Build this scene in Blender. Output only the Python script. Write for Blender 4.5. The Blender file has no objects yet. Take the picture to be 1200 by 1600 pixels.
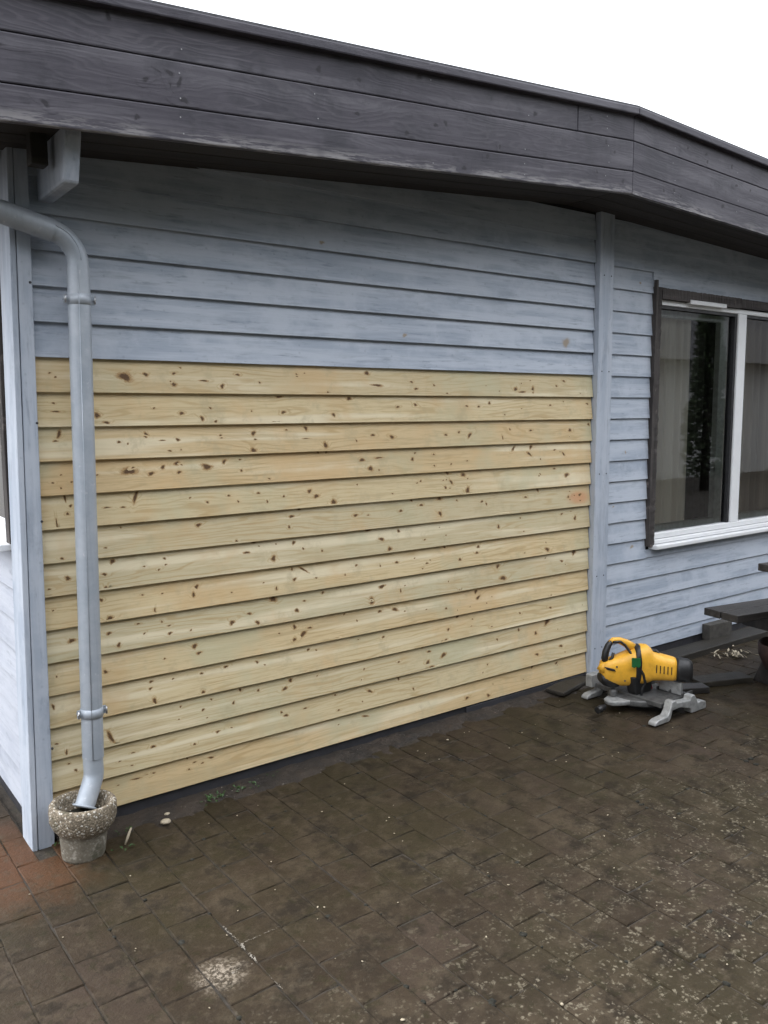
import bpy, bmesh, math, random
from mathutils import Vector, Matrix, Euler, noise as mnoise
rnd = random.Random(7)
S = bpy.context.scene
C = S.collection

# ---------------------------------------------------------------- camera, sky, sun, exposure
cam_data = bpy.data.cameras.new('camera'); cam = bpy.data.objects.new('camera', cam_data); C.objects.link(cam)
cam_data.sensor_fit = 'VERTICAL'; cam_data.sensor_height = 24.0; cam_data.lens = 24.0 * 1312.7 / 1600.0
cam_data.clip_start = 0.05; cam_data.clip_end = 400
yaw, pit, rol = math.radians(36.778), math.radians(-6.84), math.radians(-0.299)
fw = Vector((math.sin(yaw) * math.cos(pit), math.cos(yaw) * math.cos(pit), math.sin(pit)))
rt = Vector((math.cos(yaw), -math.sin(yaw), 0)); up = rt.cross(fw)
r2 = math.cos(rol) * rt + math.sin(rol) * up; u2 = -math.sin(rol) * rt + math.cos(rol) * up
M = Matrix((r2, u2, -fw)).transposed().to_4x4(); M.translation = Vector((-0.796, -3.07, 1.554))
cam.matrix_world = M
S.camera = cam

W = bpy.data.worlds.new('World'); S.world = W; W.use_nodes = True
nt = W.node_tree; nt.nodes.clear()
sky = nt.nodes.new('ShaderNodeTexSky'); sky.sky_type = 'NISHITA'; sky.sun_disc = False
SUN_EL, SUN_AZ = math.radians(48), math.radians(300)     # azimuth: direction towards the sun, measured from +Y to +X
sky.sun_elevation = SUN_EL; sky.sun_rotation = SUN_AZ
sky.air_density = 1.0; sky.dust_density = 4.0; sky.ozone_density = 1.0
hs = nt.nodes.new('ShaderNodeHueSaturation'); hs.inputs['Saturation'].default_value = 0.22   # cloud cover takes the blue out
deck = nt.nodes.new('ShaderNodeMix'); deck.data_type = 'RGBA'; deck.inputs[0].default_value = 0.85      # an even cloud deck over most of it
# overcast luminance law: the zenith is about three times as bright as the horizon, the same all the way round
tc = nt.nodes.new('ShaderNodeTexCoord'); sx = nt.nodes.new('ShaderNodeSeparateXYZ'); nt.links.new(tc.outputs['Generated'], sx.inputs[0])
law = nt.nodes.new('ShaderNodeMapRange'); law.inputs[1].default_value = 0.0; law.inputs[2].default_value = 1.0; law.inputs[3].default_value = 0.42; law.inputs[4].default_value = 1.26
nt.links.new(sx.outputs[2], law.inputs[0])
dk = nt.nodes.new('ShaderNodeVectorMath'); dk.operation = 'SCALE'; dk.inputs[0].default_value = (6.6, 6.8, 7.2); nt.links.new(law.outputs[0], dk.inputs['Scale']); nt.links.new(dk.outputs[0], deck.inputs[7])
bg = nt.nodes.new('ShaderNodeBackground'); bg.inputs['Strength'].default_value = 0.15
wo = nt.nodes.new('ShaderNodeOutputWorld')
nt.links.new(sky.outputs[0], hs.inputs['Color']); nt.links.new(hs.outputs[0], deck.inputs[6]); nt.links.new(deck.outputs[2], bg.inputs['Color']); nt.links.new(bg.outputs[0], wo.inputs['Surface'])

sd = bpy.data.lights.new('sun', 'SUN'); sd.energy = 0.5; sd.angle = math.radians(40); sd.color = (1.0, 0.985, 0.96)
sun = bpy.data.objects.new('sun', sd); C.objects.link(sun)
sdir = Vector((math.sin(SUN_AZ) * math.cos(SUN_EL), math.cos(SUN_AZ) * math.cos(SUN_EL), math.sin(SUN_EL)))
sun.rotation_euler = sdir.to_track_quat('Z', 'Y').to_euler()
S.view_settings.view_transform = 'Standard'; S.view_settings.look = 'None'
S.view_settings.exposure = 1.70; S.view_settings.gamma = 1.0; S.view_settings.use_curve_mapping = False
S.render.engine = 'CYCLES'

# ---------------------------------------------------------------- helpers
def setp(o, label=None, cat=None, group=None, kind=None):
    if label: o['label'] = label
    if cat: o['category'] = cat
    if group: o['group'] = group
    if kind: o['kind'] = kind
    return o

def empty(name, loc=(0, 0, 0), label=None, cat=None, group=None, kind=None, rot=(0, 0, 0)):
    o = bpy.data.objects.new(name, None); C.objects.link(o); o.location = loc; o.rotation_euler = rot
    o.empty_display_size = 0.1
    return setp(o, label, cat, group, kind)

def obj(name, bm, mat, parent=None, smooth=False, bevel=0.0, seg=2, kind=None, label=None):
    me = bpy.data.meshes.new(name)
    if isinstance(bm, bmesh.types.BMesh):
        bm.normal_update(); bm.to_mesh(me); bm.free()
    else:
        me = bm
    o = bpy.data.objects.new(name, me); C.objects.link(o)
    if not me.materials:
        for m in (mat if isinstance(mat, (list, tuple)) else [mat]): me.materials.append(m)
    if smooth:
        me.polygons.foreach_set('use_smooth', [True] * len(me.polygons))
    if bevel > 0:
        b = o.modifiers.new('bevel', 'BEVEL'); b.width = bevel; b.segments = seg; b.limit_method = 'ANGLE'; b.angle_limit = math.radians(35)
    if parent: o.parent = parent
    if kind: o['kind'] = kind
    if label: o['label'] = label
    return o

def B(): return bmesh.new()

def box(bm, a, b, mi=0):
    x0, y0, z0 = a; x1, y1, z1 = b
    v = [bm.verts.new(p) for p in ((x0,y0,z0),(x1,y0,z0),(x1,y1,z0),(x0,y1,z0),(x0,y0,z1),(x1,y0,z1),(x1,y1,z1),(x0,y1,z1))]
    for f in ((0,3,2,1),(4,5,6,7),(0,1,5,4),(1,2,6,5),(2,3,7,6),(3,0,4,7)):
        bm.faces.new([v[i] for i in f]).material_index = mi
    return v

def hexa(bm, bot, top):
    v = [bm.verts.new(p) for p in list(bot) + list(top)]
    n = len(bot)
    bm.faces.new([v[i] for i in range(n)][::-1]); bm.faces.new([v[n + i] for i in range(n)])
    for i in range(n):
        j = (i + 1) % n
        bm.faces.new([v[i], v[j], v[n + j], v[n + i]])
    return v

def prism(bm, pts, axis_vec):
    """closed polygon pts (3D, planar) swept along axis_vec"""
    a = Vector(axis_vec)
    return hexa(bm, [Vector(p) for p in pts], [Vector(p) + a for p in pts])

def frame_of(d, ref=None):
    d = d.normalized()
    r = Vector((0, 0, 1)) if abs(d.z) < 0.95 else Vector((0, 1, 0))
    s = d.cross(r).normalized(); t = s.cross(d).normalized()
    return s, t

def tube(bm, pts, rad, n=16, cap=True, squash=None):
    pts = [Vector(p) for p in pts]; rings = []
    s = t = None
    for i, p in enumerate(pts):
        if i == 0: d = pts[1] - p
        elif i == len(pts) - 1: d = p - pts[i - 1]
        else: d = (pts[i + 1] - p).normalized() + (p - pts[i - 1]).normalized()
        d.normalize()
        if s is None: s, t = frame_of(d)
        else:
            s = (s - d * s.dot(d)).normalized(); t = d.cross(s) * -1
            t = s.cross(d)
        r = rad[i] if isinstance(rad, (list, tuple)) else rad
        rings.append([bm.verts.new(p + (s * math.cos(2 * math.pi * k / n) + t * math.sin(2 * math.pi * k / n)) * r) for k in range(n)])
    for a, b in zip(rings, rings[1:]):
        for k in range(n):
            f = bm.faces.new([a[k], a[(k + 1) % n], b[(k + 1) % n], b[k]]); f.smooth = True
    if cap:
        bm.faces.new(rings[0][::-1]); bm.faces.new(rings[-1])
    return rings

def lathe(bm, prof, c=(0, 0, 0), n=40, jit=0.0):
    c = Vector(c); rings = []
    for r, z in prof:
        rings.append([bm.verts.new(c + Vector((math.cos(2*math.pi*k/n) * r, math.sin(2*math.pi*k/n) * r, z))) for k in range(n)])
    for a, b in zip(rings, rings[1:]):
        for k in range(n):
            bm.faces.new([a[k], a[(k + 1) % n], b[(k + 1) % n], b[k]]).smooth = True
    return rings

def loft(bm, secs, n=20, power=2.0):
    """secs: (centre, half width, half height); horizontal-ish axis, sections stand upright"""
    cs = [Vector(s[0]) for s in secs]; rings = []
    for i, (c, w, h) in enumerate(secs):
        d = cs[min(i + 1, len(cs) - 1)] - cs[max(i - 1, 0)]; d.z = 0; d.normalize()
        s = Vector((d.y, -d.x, 0))
        ring = []
        for k in range(n):
            a = 2 * math.pi * k / n; ca, sa = math.cos(a), math.sin(a)
            q = (abs(ca) ** power + abs(sa) ** power) ** (-1 / power)
            ring.append(bm.verts.new(cs[i] + s * (ca * q * w) + Vector((0, 0, sa * q * h))))
        rings.append(ring)
    for a, b in zip(rings, rings[1:]):
        for k in range(n):
            bm.faces.new([a[k], a[(k + 1) % n], b[(k + 1) % n], b[k]]).smooth = True
    bm.faces.new(rings[0][::-1]); bm.faces.new(rings[-1])
    bmesh.ops.recalc_face_normals(bm, faces=bm.faces[:])
    return rings

# ---------------------------------------------------------------- material kit
class N:
    def __init__(s, name):
        s.m = bpy.data.materials.new(name); s.m.use_nodes = True; s.t = s.m.node_tree; s.t.nodes.clear()
        s.out = s.t.nodes.new('ShaderNodeOutputMaterial'); s.b = s.t.nodes.new('ShaderNodeBsdfPrincipled')
        s.t.links.new(s.b.outputs[0], s.out.inputs['Surface'])
    def n(s, typ, **k):
        x = s.t.nodes.new(typ)
        for a, v in k.items(): setattr(x, a, v)
        return x
    def put(s, sock, v):
        if isinstance(v, bpy.types.NodeSocket): s.t.links.new(v, sock)
        elif v is not None:
            if isinstance(v, (tuple, list)) and len(v) == 3 and sock.type == 'RGBA': v = (*v, 1)
            sock.default_value = v
    def math(s, op, a, b=None, c=None, clamp=False):
        x = s.n('ShaderNodeMath', operation=op, use_clamp=clamp)
        s.put(x.inputs[0], a); s.put(x.inputs[1], b); s.put(x.inputs[2], c); return x.outputs[0]
    def vec(s, op, a, b=None):
        x = s.n('ShaderNodeVectorMath', operation=op); s.put(x.inputs[0], a); s.put(x.inputs[1], b); return x.outputs[0]
    def mix(s, f, a, b, blend='MIX'):
        x = s.n('ShaderNodeMix', data_type='RGBA', blend_type=blend); x.clamp_factor = True
        s.put(x.inputs[0], f); s.put(x.inputs[6], a); s.put(x.inputs[7], b); return x.outputs[2]
    def ss(s, v, a, b, lo=0.0, hi=1.0):
        x = s.n('ShaderNodeMapRange', interpolation_type='SMOOTHSTEP')
        s.put(x.inputs[0], v); x.inputs[1].default_value = a; x.inputs[2].default_value = b; x.inputs[3].default_value = lo; x.inputs[4].default_value = hi
        return x.outputs[0]
    def noise(s, v, scale, detail=4, rough=0.55, dist=0.0, out='Fac'):
        x = s.n('ShaderNodeTexNoise'); s.put(x.inputs['Vector'], v); x.inputs['Scale'].default_value = scale
        x.inputs['Detail'].default_value = detail; x.inputs['Roughness'].default_value = rough; x.inputs['Distortion'].default_value = dist
        return x.outputs[out]
    def vor(s, v, scale, feat='F1', out='Distance', rnd=1.0):
        x = s.n('ShaderNodeTexVoronoi', feature=feat); s.put(x.inputs['Vector'], v); x.inputs['Scale'].default_value = scale
        x.inputs['Randomness'].default_value = rnd; return x.outputs[out]
    def obj(s): return s.n('ShaderNodeTexCoord').outputs['Object']
    def pos(s): return s.n('ShaderNodeNewGeometry').outputs['Position']
    def rnd(s): return s.n('ShaderNodeObjectInfo').outputs['Random']
    def sep(s, v):
        x = s.n('ShaderNodeSeparateXYZ'); s.put(x.inputs[0], v); return x.outputs
    def comb(s, x, y, z):
        c = s.n('ShaderNodeCombineXYZ'); s.put(c.inputs[0], x); s.put(c.inputs[1], y); s.put(c.inputs[2], z); return c.outputs[0]
    def attr(s, name):
        return s.n('ShaderNodeAttribute', attribute_name=name).outputs['Fac']
    def offs(s, v, amt=37.0):
        r = s.rnd(); k = s.math('MULTIPLY', r, amt)
        return s.vec('ADD', v, s.comb(k, k, k))
    def fin(s, col, rough=0.6, bump=None, strength=0.3, dist=0.002, metal=0.0, spec=None):
        s.put(s.b.inputs['Base Color'], col); s.put(s.b.inputs['Roughness'], rough); s.put(s.b.inputs['Metallic'], metal)
        if spec is not None: s.put(s.b.inputs['Specular IOR Level'], spec)
        if bump is not None:
            x = s.n('ShaderNodeBump'); x.inputs['Strength'].default_value = strength; x.inputs['Distance'].default_value = dist
            s.put(x.inputs['Height'], bump); s.t.links.new(x.outputs[0], s.b.inputs['Normal'])
        return s.m

def grain_coord(k, along, stretch=0.05, amt=37.0):
    """object coords squeezed along the grain so noise turns into fibres"""
    v = k.sep(k.offs(k.obj(), amt))
    f = {'x': (stretch, 1, 1), 'y': (1, stretch, 1), 'z': (1, 1, stretch)}[along]
    return k.comb(k.math('MULTIPLY', v[0], f[0]), k.math('MULTIPLY', v[1], f[1]), k.math('MULTIPLY', v[2], f[2]))

def mat_new_pine():
    k = N('new_pine')
    g = grain_coord(k, 'x', 0.09)
    kn = k.attr('knot')
    # flat-sawn growth rings: wandering bands that close into long arches
    warp = k.noise(grain_coord(k, 'x', 0.13), 7.5, 3, 0.5)
    z = k.sep(g)[2]
    band = k.math('SINE', k.math('ADD', k.math('MULTIPLY', z, 260.0), k.math('ADD', k.math('MULTIPLY', warp, 70.0), k.math('MULTIPLY', kn, 22.0))))
    band = k.ss(band, 0.35, 1.0)
    vis = k.math('MAXIMUM', k.ss(k.noise(k.offs(k.obj(), 53), 2.6, 3, 0.6), 0.36, 0.60), k.ss(kn, 0.0, 0.15))
    fine = k.noise(grain_coord(k, 'x', 0.06), 150, 5, 0.7); broad = k.noise(grain_coord(k, 'x', 0.05), 18, 3, 0.5)
    r = k.rnd()
    hue = k.math('FRACT', k.math('MULTIPLY', r, 7.31))
    base = k.mix(r, (0.625, 0.51, 0.305), (0.505, 0.455, 0.305))
    base = k.mix(k.ss(hue, 0.45, 1.0), base, (0.60, 0.455, 0.255))
    c = k.mix(k.math('MULTIPLY', band, k.math('MULTIPLY', vis, 0.55)), base, (0.42, 0.285, 0.125))
    c = k.mix(k.ss(fine, 0.47, 0.72, 0.0, 0.65), c, (0.40, 0.29, 0.14))
    c = k.mix(k.ss(broad, 0.50, 0.66, 0.0, 0.8), c, (0.74, 0.655, 0.465))
    c = k.mix(k.ss(k.noise(grain_coord(k, 'x', 0.04, 61), 26, 4, 0.6), 0.54, 0.70, 0.0, 0.6), c, (0.43, 0.33, 0.18))
    lo = k.noise(k.offs(k.obj()), 3.0, 4, 0.6)
    c = k.mix(k.ss(lo, 0.5, 0.70, 0.0, 0.55), c, (0.59, 0.40, 0.20))          # resin-warm zones
    lo2 = k.noise(k.offs(k.obj(), 91), 2.2, 4, 0.6)
    c = k.mix(k.ss(lo2, 0.50, 0.70, 0.0, 0.6), c, (0.47, 0.455, 0.30))        # greenish treatment
    lo3 = k.noise(k.offs(k.obj(), 17), 9.0, 5, 0.7)
    c = k.mix(k.ss(lo3, 0.52, 0.72, 0.0, 0.5), c, (0.41, 0.345, 0.21))
    # a pinkish red stain at the end of one board, by the middle post
    p = k.sep(k.pos()); dx = k.math('MULTIPLY', k.math('SUBTRACT', p[0], 2.83), 0.42); dz = k.math('SUBTRACT', p[2], 1.075)
    d = k.math('SQRT', k.math('ADD', k.math('MULTIPLY', dx, dx), k.math('MULTIPLY', dz, dz)))
    c = k.mix(k.ss(d, 0.050, 0.015, 0.0, 0.6), c, (0.56, 0.24, 0.11))
    # knots
    on = k.math('MINIMUM', k.math('MULTIPLY', kn, 6.0), 1.0)
    kj = k.math('ADD', kn, k.math('MULTIPLY', k.math('SUBTRACT', k.noise(k.obj(), 230, 3, 0.6), 0.5), 0.7))
    c = k.mix(k.math('MULTIPLY', k.ss(kj, 0.18, 0.52, 0.0, 0.85), on), c, (0.36, 0.215, 0.085))
    c = k.mix(k.math('MULTIPLY', k.ss(kj, 0.45, 0.88, 0.0, 0.92), on), c, (0.075, 0.036, 0.015))
    h = k.math('ADD', k.math('MULTIPLY', band, -0.4), fine)
    return k.fin(c, 0.62, h, 0.22, 0.0015, spec=0.35)

def mat_grey_paint(name, base, light, dark, along='x', wear=0.5):
    k = N(name)
    g = grain_coord(k, along, 0.05)
    o = k.offs(k.obj())
    fine = k.noise(g, 120, 4, 0.65); mid = k.noise(g, 26, 4, 0.6); blot = k.noise(o, 4.5, 5, 0.65); blot2 = k.noise(grain_coord(k, along, 0.22), 13, 5, 0.7, 0.3)
    kn = k.attr('knot')
    c = k.mix(k.rnd(), base, tuple(x * 1.07 for x in base))
    c = k.mix(k.ss(mid, 0.38, 0.62, 0.0, 0.9), c, light)
    c = k.mix(k.ss(k.noise(grain_coord(k, along, 0.12), 60, 5, 0.7), 0.55, 0.70, 0.0, 0.6), c, dark)
    c = k.mix(k.ss(blot, 0.44, 0.66, 0.0, 0.85), c, light)
    c = k.mix(k.ss(blot2, 0.52, 0.74, 0.0, 1.0 * wear), c, dark)
    c = k.mix(k.ss(fine, 0.56, 0.80, 0.0, 0.45), c, dark)
    sp = k.vor(o, 22); c = k.mix(k.ss(sp, 0.16, 0.03, 0.0, 0.55 * wear), c, tuple(x * 0.8 for x in dark))
    c = k.mix(k.ss(kn, 0.1, 0.8, 0.0, 0.85), c, (0.30, 0.235, 0.16))
    return k.fin(c, 0.62, k.math('ADD', fine, k.math('MULTIPLY', mid, 0.6)), 0.3, 0.002, spec=0.35)

def mat_fascia():
    k = N('weathered_fascia_wood')
    g = grain_coord(k, 'x', 0.06); o = k.offs(k.obj())
    warp = k.noise(grain_coord(k, 'x', 0.25), 8.0, 3, 0.5)
    z = k.sep(g)[2]
    band = k.math('SINE', k.math('ADD', k.math('MULTIPLY', z, 260.0), k.math('MULTIPLY', warp, 85.0)))
    fine = k.noise(g, 110, 4, 0.7); blot = k.noise(o, 3.2, 5, 0.65); mid = k.noise(g, 16, 4, 0.6); sm = k.noise(o, 14, 5, 0.7)
    kn = k.attr('knot')
    c = k.mix(k.rnd(), (0.046, 0.042, 0.055), (0.060, 0.055, 0.069))
    c = k.mix(k.ss(mid, 0.42, 0.70, 0.0, 0.8), c, (0.112, 0.107, 0.124))
    c = k.mix(k.ss(blot, 0.46, 0.66, 0.0, 0.75), c, (0.032, 0.031, 0.041))
    vis = k.ss(k.noise(k.offs(k.obj(), 71), 1.8, 3, 0.6), 0.42, 0.62, 0.02, 0.20)
    c = k.mix(k.math('MULTIPLY', k.ss(band, 0.2, 1.0), vis), c, (0.15, 0.143, 0.155))
    c = k.mix(k.ss(sm, 0.55, 0.72, 0.0, 0.5), c, (0.030, 0.029, 0.037))
    c = k.mix(k.ss(fine, 0.55, 0.75, 0.0, 0.6), c, (0.024, 0.022, 0.029))
    c = k.mix(k.ss(k.noise(grain_coord(k, 'x', 0.03, 83), 60, 4, 0.65), 0.56, 0.72, 0.0, 0.55), c, (0.135, 0.127, 0.145))
    wn = k.math('MULTIPLY', k.attr('worn'), k.ss(k.noise(grain_coord(k, 'x', 0.10), 95, 4, 0.7), 0.44, 0.58, 0.0, 1.0))
    c = k.mix(k.math('MULTIPLY', wn, k.ss(k.noise(o, 4.0, 3, 0.6), 0.34, 0.54, 0.3, 1.0)), c, (0.26, 0.25, 0.252))
    c = k.mix(k.ss(kn, 0.15, 0.75, 0.0, 0.9), c, (0.017, 0.015, 0.02))
    return k.fin(c, 0.55, k.math('ADD', k.math('MULTIPLY', band, 0.15), fine), 0.3, 0.002, spec=0.35)

def mat_rough_timber(name, a, b, c3, along='z', rough=0.8):
    k = N(name)
    g = grain_coord(k, along, 0.06); o = k.offs(k.obj())
    fine = k.noise(g, 110, 5, 0.7); mid = k.noise(g, 22, 4, 0.65); blot = k.noise(o, 14, 5, 0.7)
    c = k.mix(k.ss(mid, 0.38, 0.66), a, b)
    c = k.mix(k.ss(blot, 0.55, 0.75, 0.0, 0.8), c, c3)
    c = k.mix(k.ss(fine, 0.55, 0.75, 0.0, 0.6), c, tuple(x * 0.4 for x in a))
    return k.fin(c, rough, k.math('ADD', fine, mid), 0.5, 0.004)

def mat_plain(name, col, rough=0.5, metal=0.0, var=0.25, scale=30, spec=None, bump=0.1):
    k = N(name); o = k.offs(k.obj())
    a = k.noise(o, scale, 5, 0.65)
    c = k.mix(k.ss(a, 0.35, 0.75), col, tuple(x * (1 - var) for x in col))
    return k.fin(c, k.ss(a, 0.3, 0.8, rough * 0.85, min(1, rough * 1.15)), a, bump, 0.002, metal, spec)

def mat_zinc():
    k = N('zinc'); o = k.obj()
    a = k.noise(o, 9, 5, 0.65); v = k.sep(o)
    st = k.noise(k.comb(k.math('MULTIPLY', v[0], 40.0), k.math('MULTIPLY', v[1], 40.0), k.math('MULTIPLY', v[2], 1.5)), 1.0, 4, 0.6)
    c = k.mix(k.ss(a, 0.35, 0.7), (0.335, 0.375, 0.425), (0.42, 0.455, 0.50))
    c = k.mix(k.ss(st, 0.5, 0.75, 0.0, 0.4), c, (0.27, 0.30, 0.34))
    c = k.mix(k.ss(k.noise(o, 45, 4, 0.65), 0.62, 0.74, 0.0, 0.45), c, (0.60, 0.61, 0.63))
    return k.fin(c, k.ss(st, 0.3, 0.8, 0.46, 0.62), a, 0.06, 0.002, 0.25)

def mat_glass():
    k = N('window_glass'); t = k.t
    tr = k.n('ShaderNodeBsdfTransparent'); tr.inputs[0].default_value = (0.93, 0.95, 0.94, 1)
    gl = k.n('ShaderNodeBsdfGlossy'); gl.inputs['Roughness'].default_value = 0.012; gl.inputs['Color'].default_value = (0.95, 0.97, 1, 1)
    fr = k.n('ShaderNodeFresnel'); fr.inputs['IOR'].default_value = 1.75
    mx = k.n('ShaderNodeMixShader')
    t.links.new(fr.outputs[0], mx.inputs[0]); t.links.new(tr.outputs[0], mx.inputs[1]); t.links.new(gl.outputs[0], mx.inputs[2])
    t.links.new(mx.outputs[0], k.out.inputs['Surface'])
    return k.m

def mat_aggregate():
    k = N('exposed_aggregate'); o = k.obj()
    d = k.vor(o, 150); col = k.vor(o, 150, 'F1', 'Color'); cs = k.n('ShaderNodeSeparateColor'); k.put(cs.inputs[0], col)
    st = k.mix(cs.outputs[0], (0.115, 0.088, 0.058), (0.31, 0.26, 0.19))
    st = k.mix(k.ss(cs.outputs[1], 0.8, 0.9), st, (0.55, 0.52, 0.46))
    mort = k.ss(d, 0.45, 0.72)
    c = k.mix(mort, st, (0.12, 0.098, 0.07))
    z = k.sep(o)[2]
    smooth = k.ss(z, 0.112, 0.094)                 # below the collar the cement skin is still on
    cem = k.mix(k.noise(o, 18, 5, 0.7), (0.10, 0.09, 0.068), (0.21, 0.192, 0.155))
    cem = k.mix(k.ss(k.noise(o, 30, 4, 0.7), 0.55, 0.7), cem, (0.40, 0.38, 0.33))
    c = k.mix(k.math('MULTIPLY', smooth, 0.8), c, cem)
    moss = k.noise(o, 9, 5, 0.7)
    c = k.mix(k.ss(moss, 0.52, 0.68, 0.0, 0.7), c, (0.045, 0.045, 0.022))
    h = k.mix(smooth, k.math('SUBTRACT', 1.0, d), k.noise(o, 120, 3, 0.7))
    return k.fin(c, 0.8, h, 0.6, 0.004)

def mat_paver():
    k = N('wet_paver'); p = k.pos(); r = k.rnd(); s = k.sep(p)
    o = k.offs(k.obj())
    big = k.noise(p, 1.3, 4, 0.6); mid = k.noise(p, 7, 5, 0.65); fine = k.noise(p, 70, 4, 0.7)
    c = k.mix(r, (0.0275, 0.0195, 0.0125), (0.038, 0.0270, 0.0175))
    c = k.mix(k.ss(k.math('FRACT', k.math('MULTIPLY', r, 13.7)), 0.75, 0.95, 0.0, 0.7), c, (0.048, 0.034, 0.025))
    c = k.mix(k.ss(big, 0.42, 0.62, 0.0, 0.8), c, (0.032, 0.0255, 0.0135))           # algae film
    c = k.mix(k.ss(k.noise(p, 3.6, 5, 0.7), 0.48, 0.66, 0.0, 0.7), c, (0.062, 0.047, 0.030))      # dried silt
    c = k.mix(k.ss(mid, 0.50, 0.66, 0.0, 0.85), c, (0.017, 0.0128, 0.0085))           # wet dirt
    c = k.mix(k.ss(k.noise(p, 13, 6, 0.75), 0.53, 0.64, 0.0, 0.6), c, (0.021, 0.0185, 0.008))     # moss film
    # rusty red run-off around the pot at the corner
    dx = k.math('ADD', s[0], 0.20); dy = k.math('ADD', s[1], 0.08)
    d = k.math('SQRT', k.math('ADD', k.math('MULTIPLY', dx, dx), k.math('MULTIPLY', k.math('MULTIPLY', dy, dy), 0.6)))
    d = k.math('ADD', d, k.math('MULTIPLY', k.math('SUBTRACT', mid, 0.5), 0.35))
    c = k.mix(k.ss(d, 0.36, 0.06, 0.0, 0.75), c, (0.095, 0.042, 0.020))
    c = k.mix(k.ss(k.noise(p, 24, 5, 0.72), 0.50, 0.66, 0.0, 0.55), c, (0.062, 0.048, 0.032))
    c = k.mix(k.ss(k.noise(p, 120, 4, 0.7), 0.52, 0.70, 0.0, 0.55), c, (0.020, 0.016, 0.011))
    # lichen: thick towards the yard, none in the drip line of the eave
    w = k.math('ADD', k.math('MULTIPLY', s[1], -1.0), k.math('MULTIPLY', s[0], 0.10))
    w = k.math('ADD', w, k.math('MULTIPLY', k.math('SUBTRACT', big, 0.5), 1.3))
    zone = k.ss(w, 0.85, 2.0)
    l1 = k.vor(k.vec('ADD', p, k.comb(k.math('MULTIPLY', fine, 0.02), k.math('MULTIPLY', mid, 0.05), 0.0)), 52)
    l2 = k.noise(p, 38, 6, 0.78, 0.4); l3 = k.noise(p, 9, 5, 0.75)
    f = k.math('MULTIPLY', zone, k.math('MAXIMUM', k.ss(l1, 0.30, 0.14, 0.0, 0.8), k.ss(l2, 0.55, 0.62, 0.0, 0.8)))
    f = k.math('MULTIPLY', f, k.ss(l3, 0.42, 0.60, 0.08, 1.0))
    c = k.mix(f, c, (0.19, 0.165, 0.12))
    # spilled cement on one stone
    ex = k.math('SUBTRACT', s[0], 0.13); ey = k.math('ADD', s[1], 1.06)
    e = k.math('SQRT', k.math('ADD', k.math('MULTIPLY', ex, ex), k.math('MULTIPLY', ey, ey)))
    e = k.math('ADD', e, k.math('MULTIPLY', k.math('SUBTRACT', k.noise(p, 30, 5, 0.7), 0.5), 0.12))
    c = k.mix(k.math('MULTIPLY', k.ss(e, 0.10, 0.01, 0.0, 0.75), k.ss(k.noise(p, 85, 5, 0.75), 0.46, 0.58, 0.08, 1.0)), c, (0.33, 0.28, 0.22))
    rough = k.ss(k.math('ADD', mid, k.math('MULTIPLY', zone, 0.25)), 0.35, 0.85, 0.50, 0.85)
    return k.fin(c, rough, k.math('ADD', k.math('MULTIPLY', fine, 0.7), mid), 0.7, 0.006, spec=0.14)

def mat_soil():
    k = N('joint_soil'); p = k.pos()
    a = k.noise(p, 18, 5, 0.7); b = k.noise(p, 5, 4, 0.6)
    c = k.mix(k.ss(a, 0.35, 0.7), (0.016, 0.013, 0.009), (0.045, 0.034, 0.024))
    c = k.mix(k.ss(b, 0.52, 0.66, 0.0, 0.6), c, (0.032, 0.030, 0.014))
    return k.fin(c, 0.85, a, 0.8, 0.012)

def mat_dirt_strip():
    k = N('packed_dirt'); p = k.pos()
    a = k.noise(p, 40, 5, 0.75); b = k.noise(p, 6, 5, 0.65)
    c = k.mix(k.ss(b, 0.38, 0.62), (0.016, 0.012, 0.0085), (0.034, 0.024, 0.016))
    c = k.mix(k.ss(a, 0.54, 0.7, 0.0, 0.6), c, (0.055, 0.034, 0.024))
    c = k.mix(k.ss(k.noise(p, 90, 3, 0.6), 0.68, 0.74), c, (0.20, 0.17, 0.14))
    return k.fin(c, 0.75, k.math('ADD', a, b), 0.9, 0.012)

def mat_curtain(name, a, b):
    k = N(name); o = k.obj(); v = k.sep(o)
    st = k.noise(k.comb(k.math('MULTIPLY', v[0], 14.0), 0.0, k.math('MULTIPLY', v[2], 0.4)), 1.0, 3, 0.6)
    c = k.mix(k.ss(st, 0.35, 0.65), a, b)
    k.fin(c, 0.9, k.noise(o, 300, 2, 0.5), 0.2, 0.001)
    tl = k.n('ShaderNodeBsdfTranslucent'); k.put(tl.inputs[0], c); mx = k.n('ShaderNodeMixShader'); mx.inputs[0].default_value = 0.55
    k.t.links.new(k.b.outputs[0], mx.inputs[1]); k.t.links.new(tl.outputs[0], mx.inputs[2]); k.t.links.new(mx.outputs[0], k.out.inputs['Surface'])
    return k.m

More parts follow.
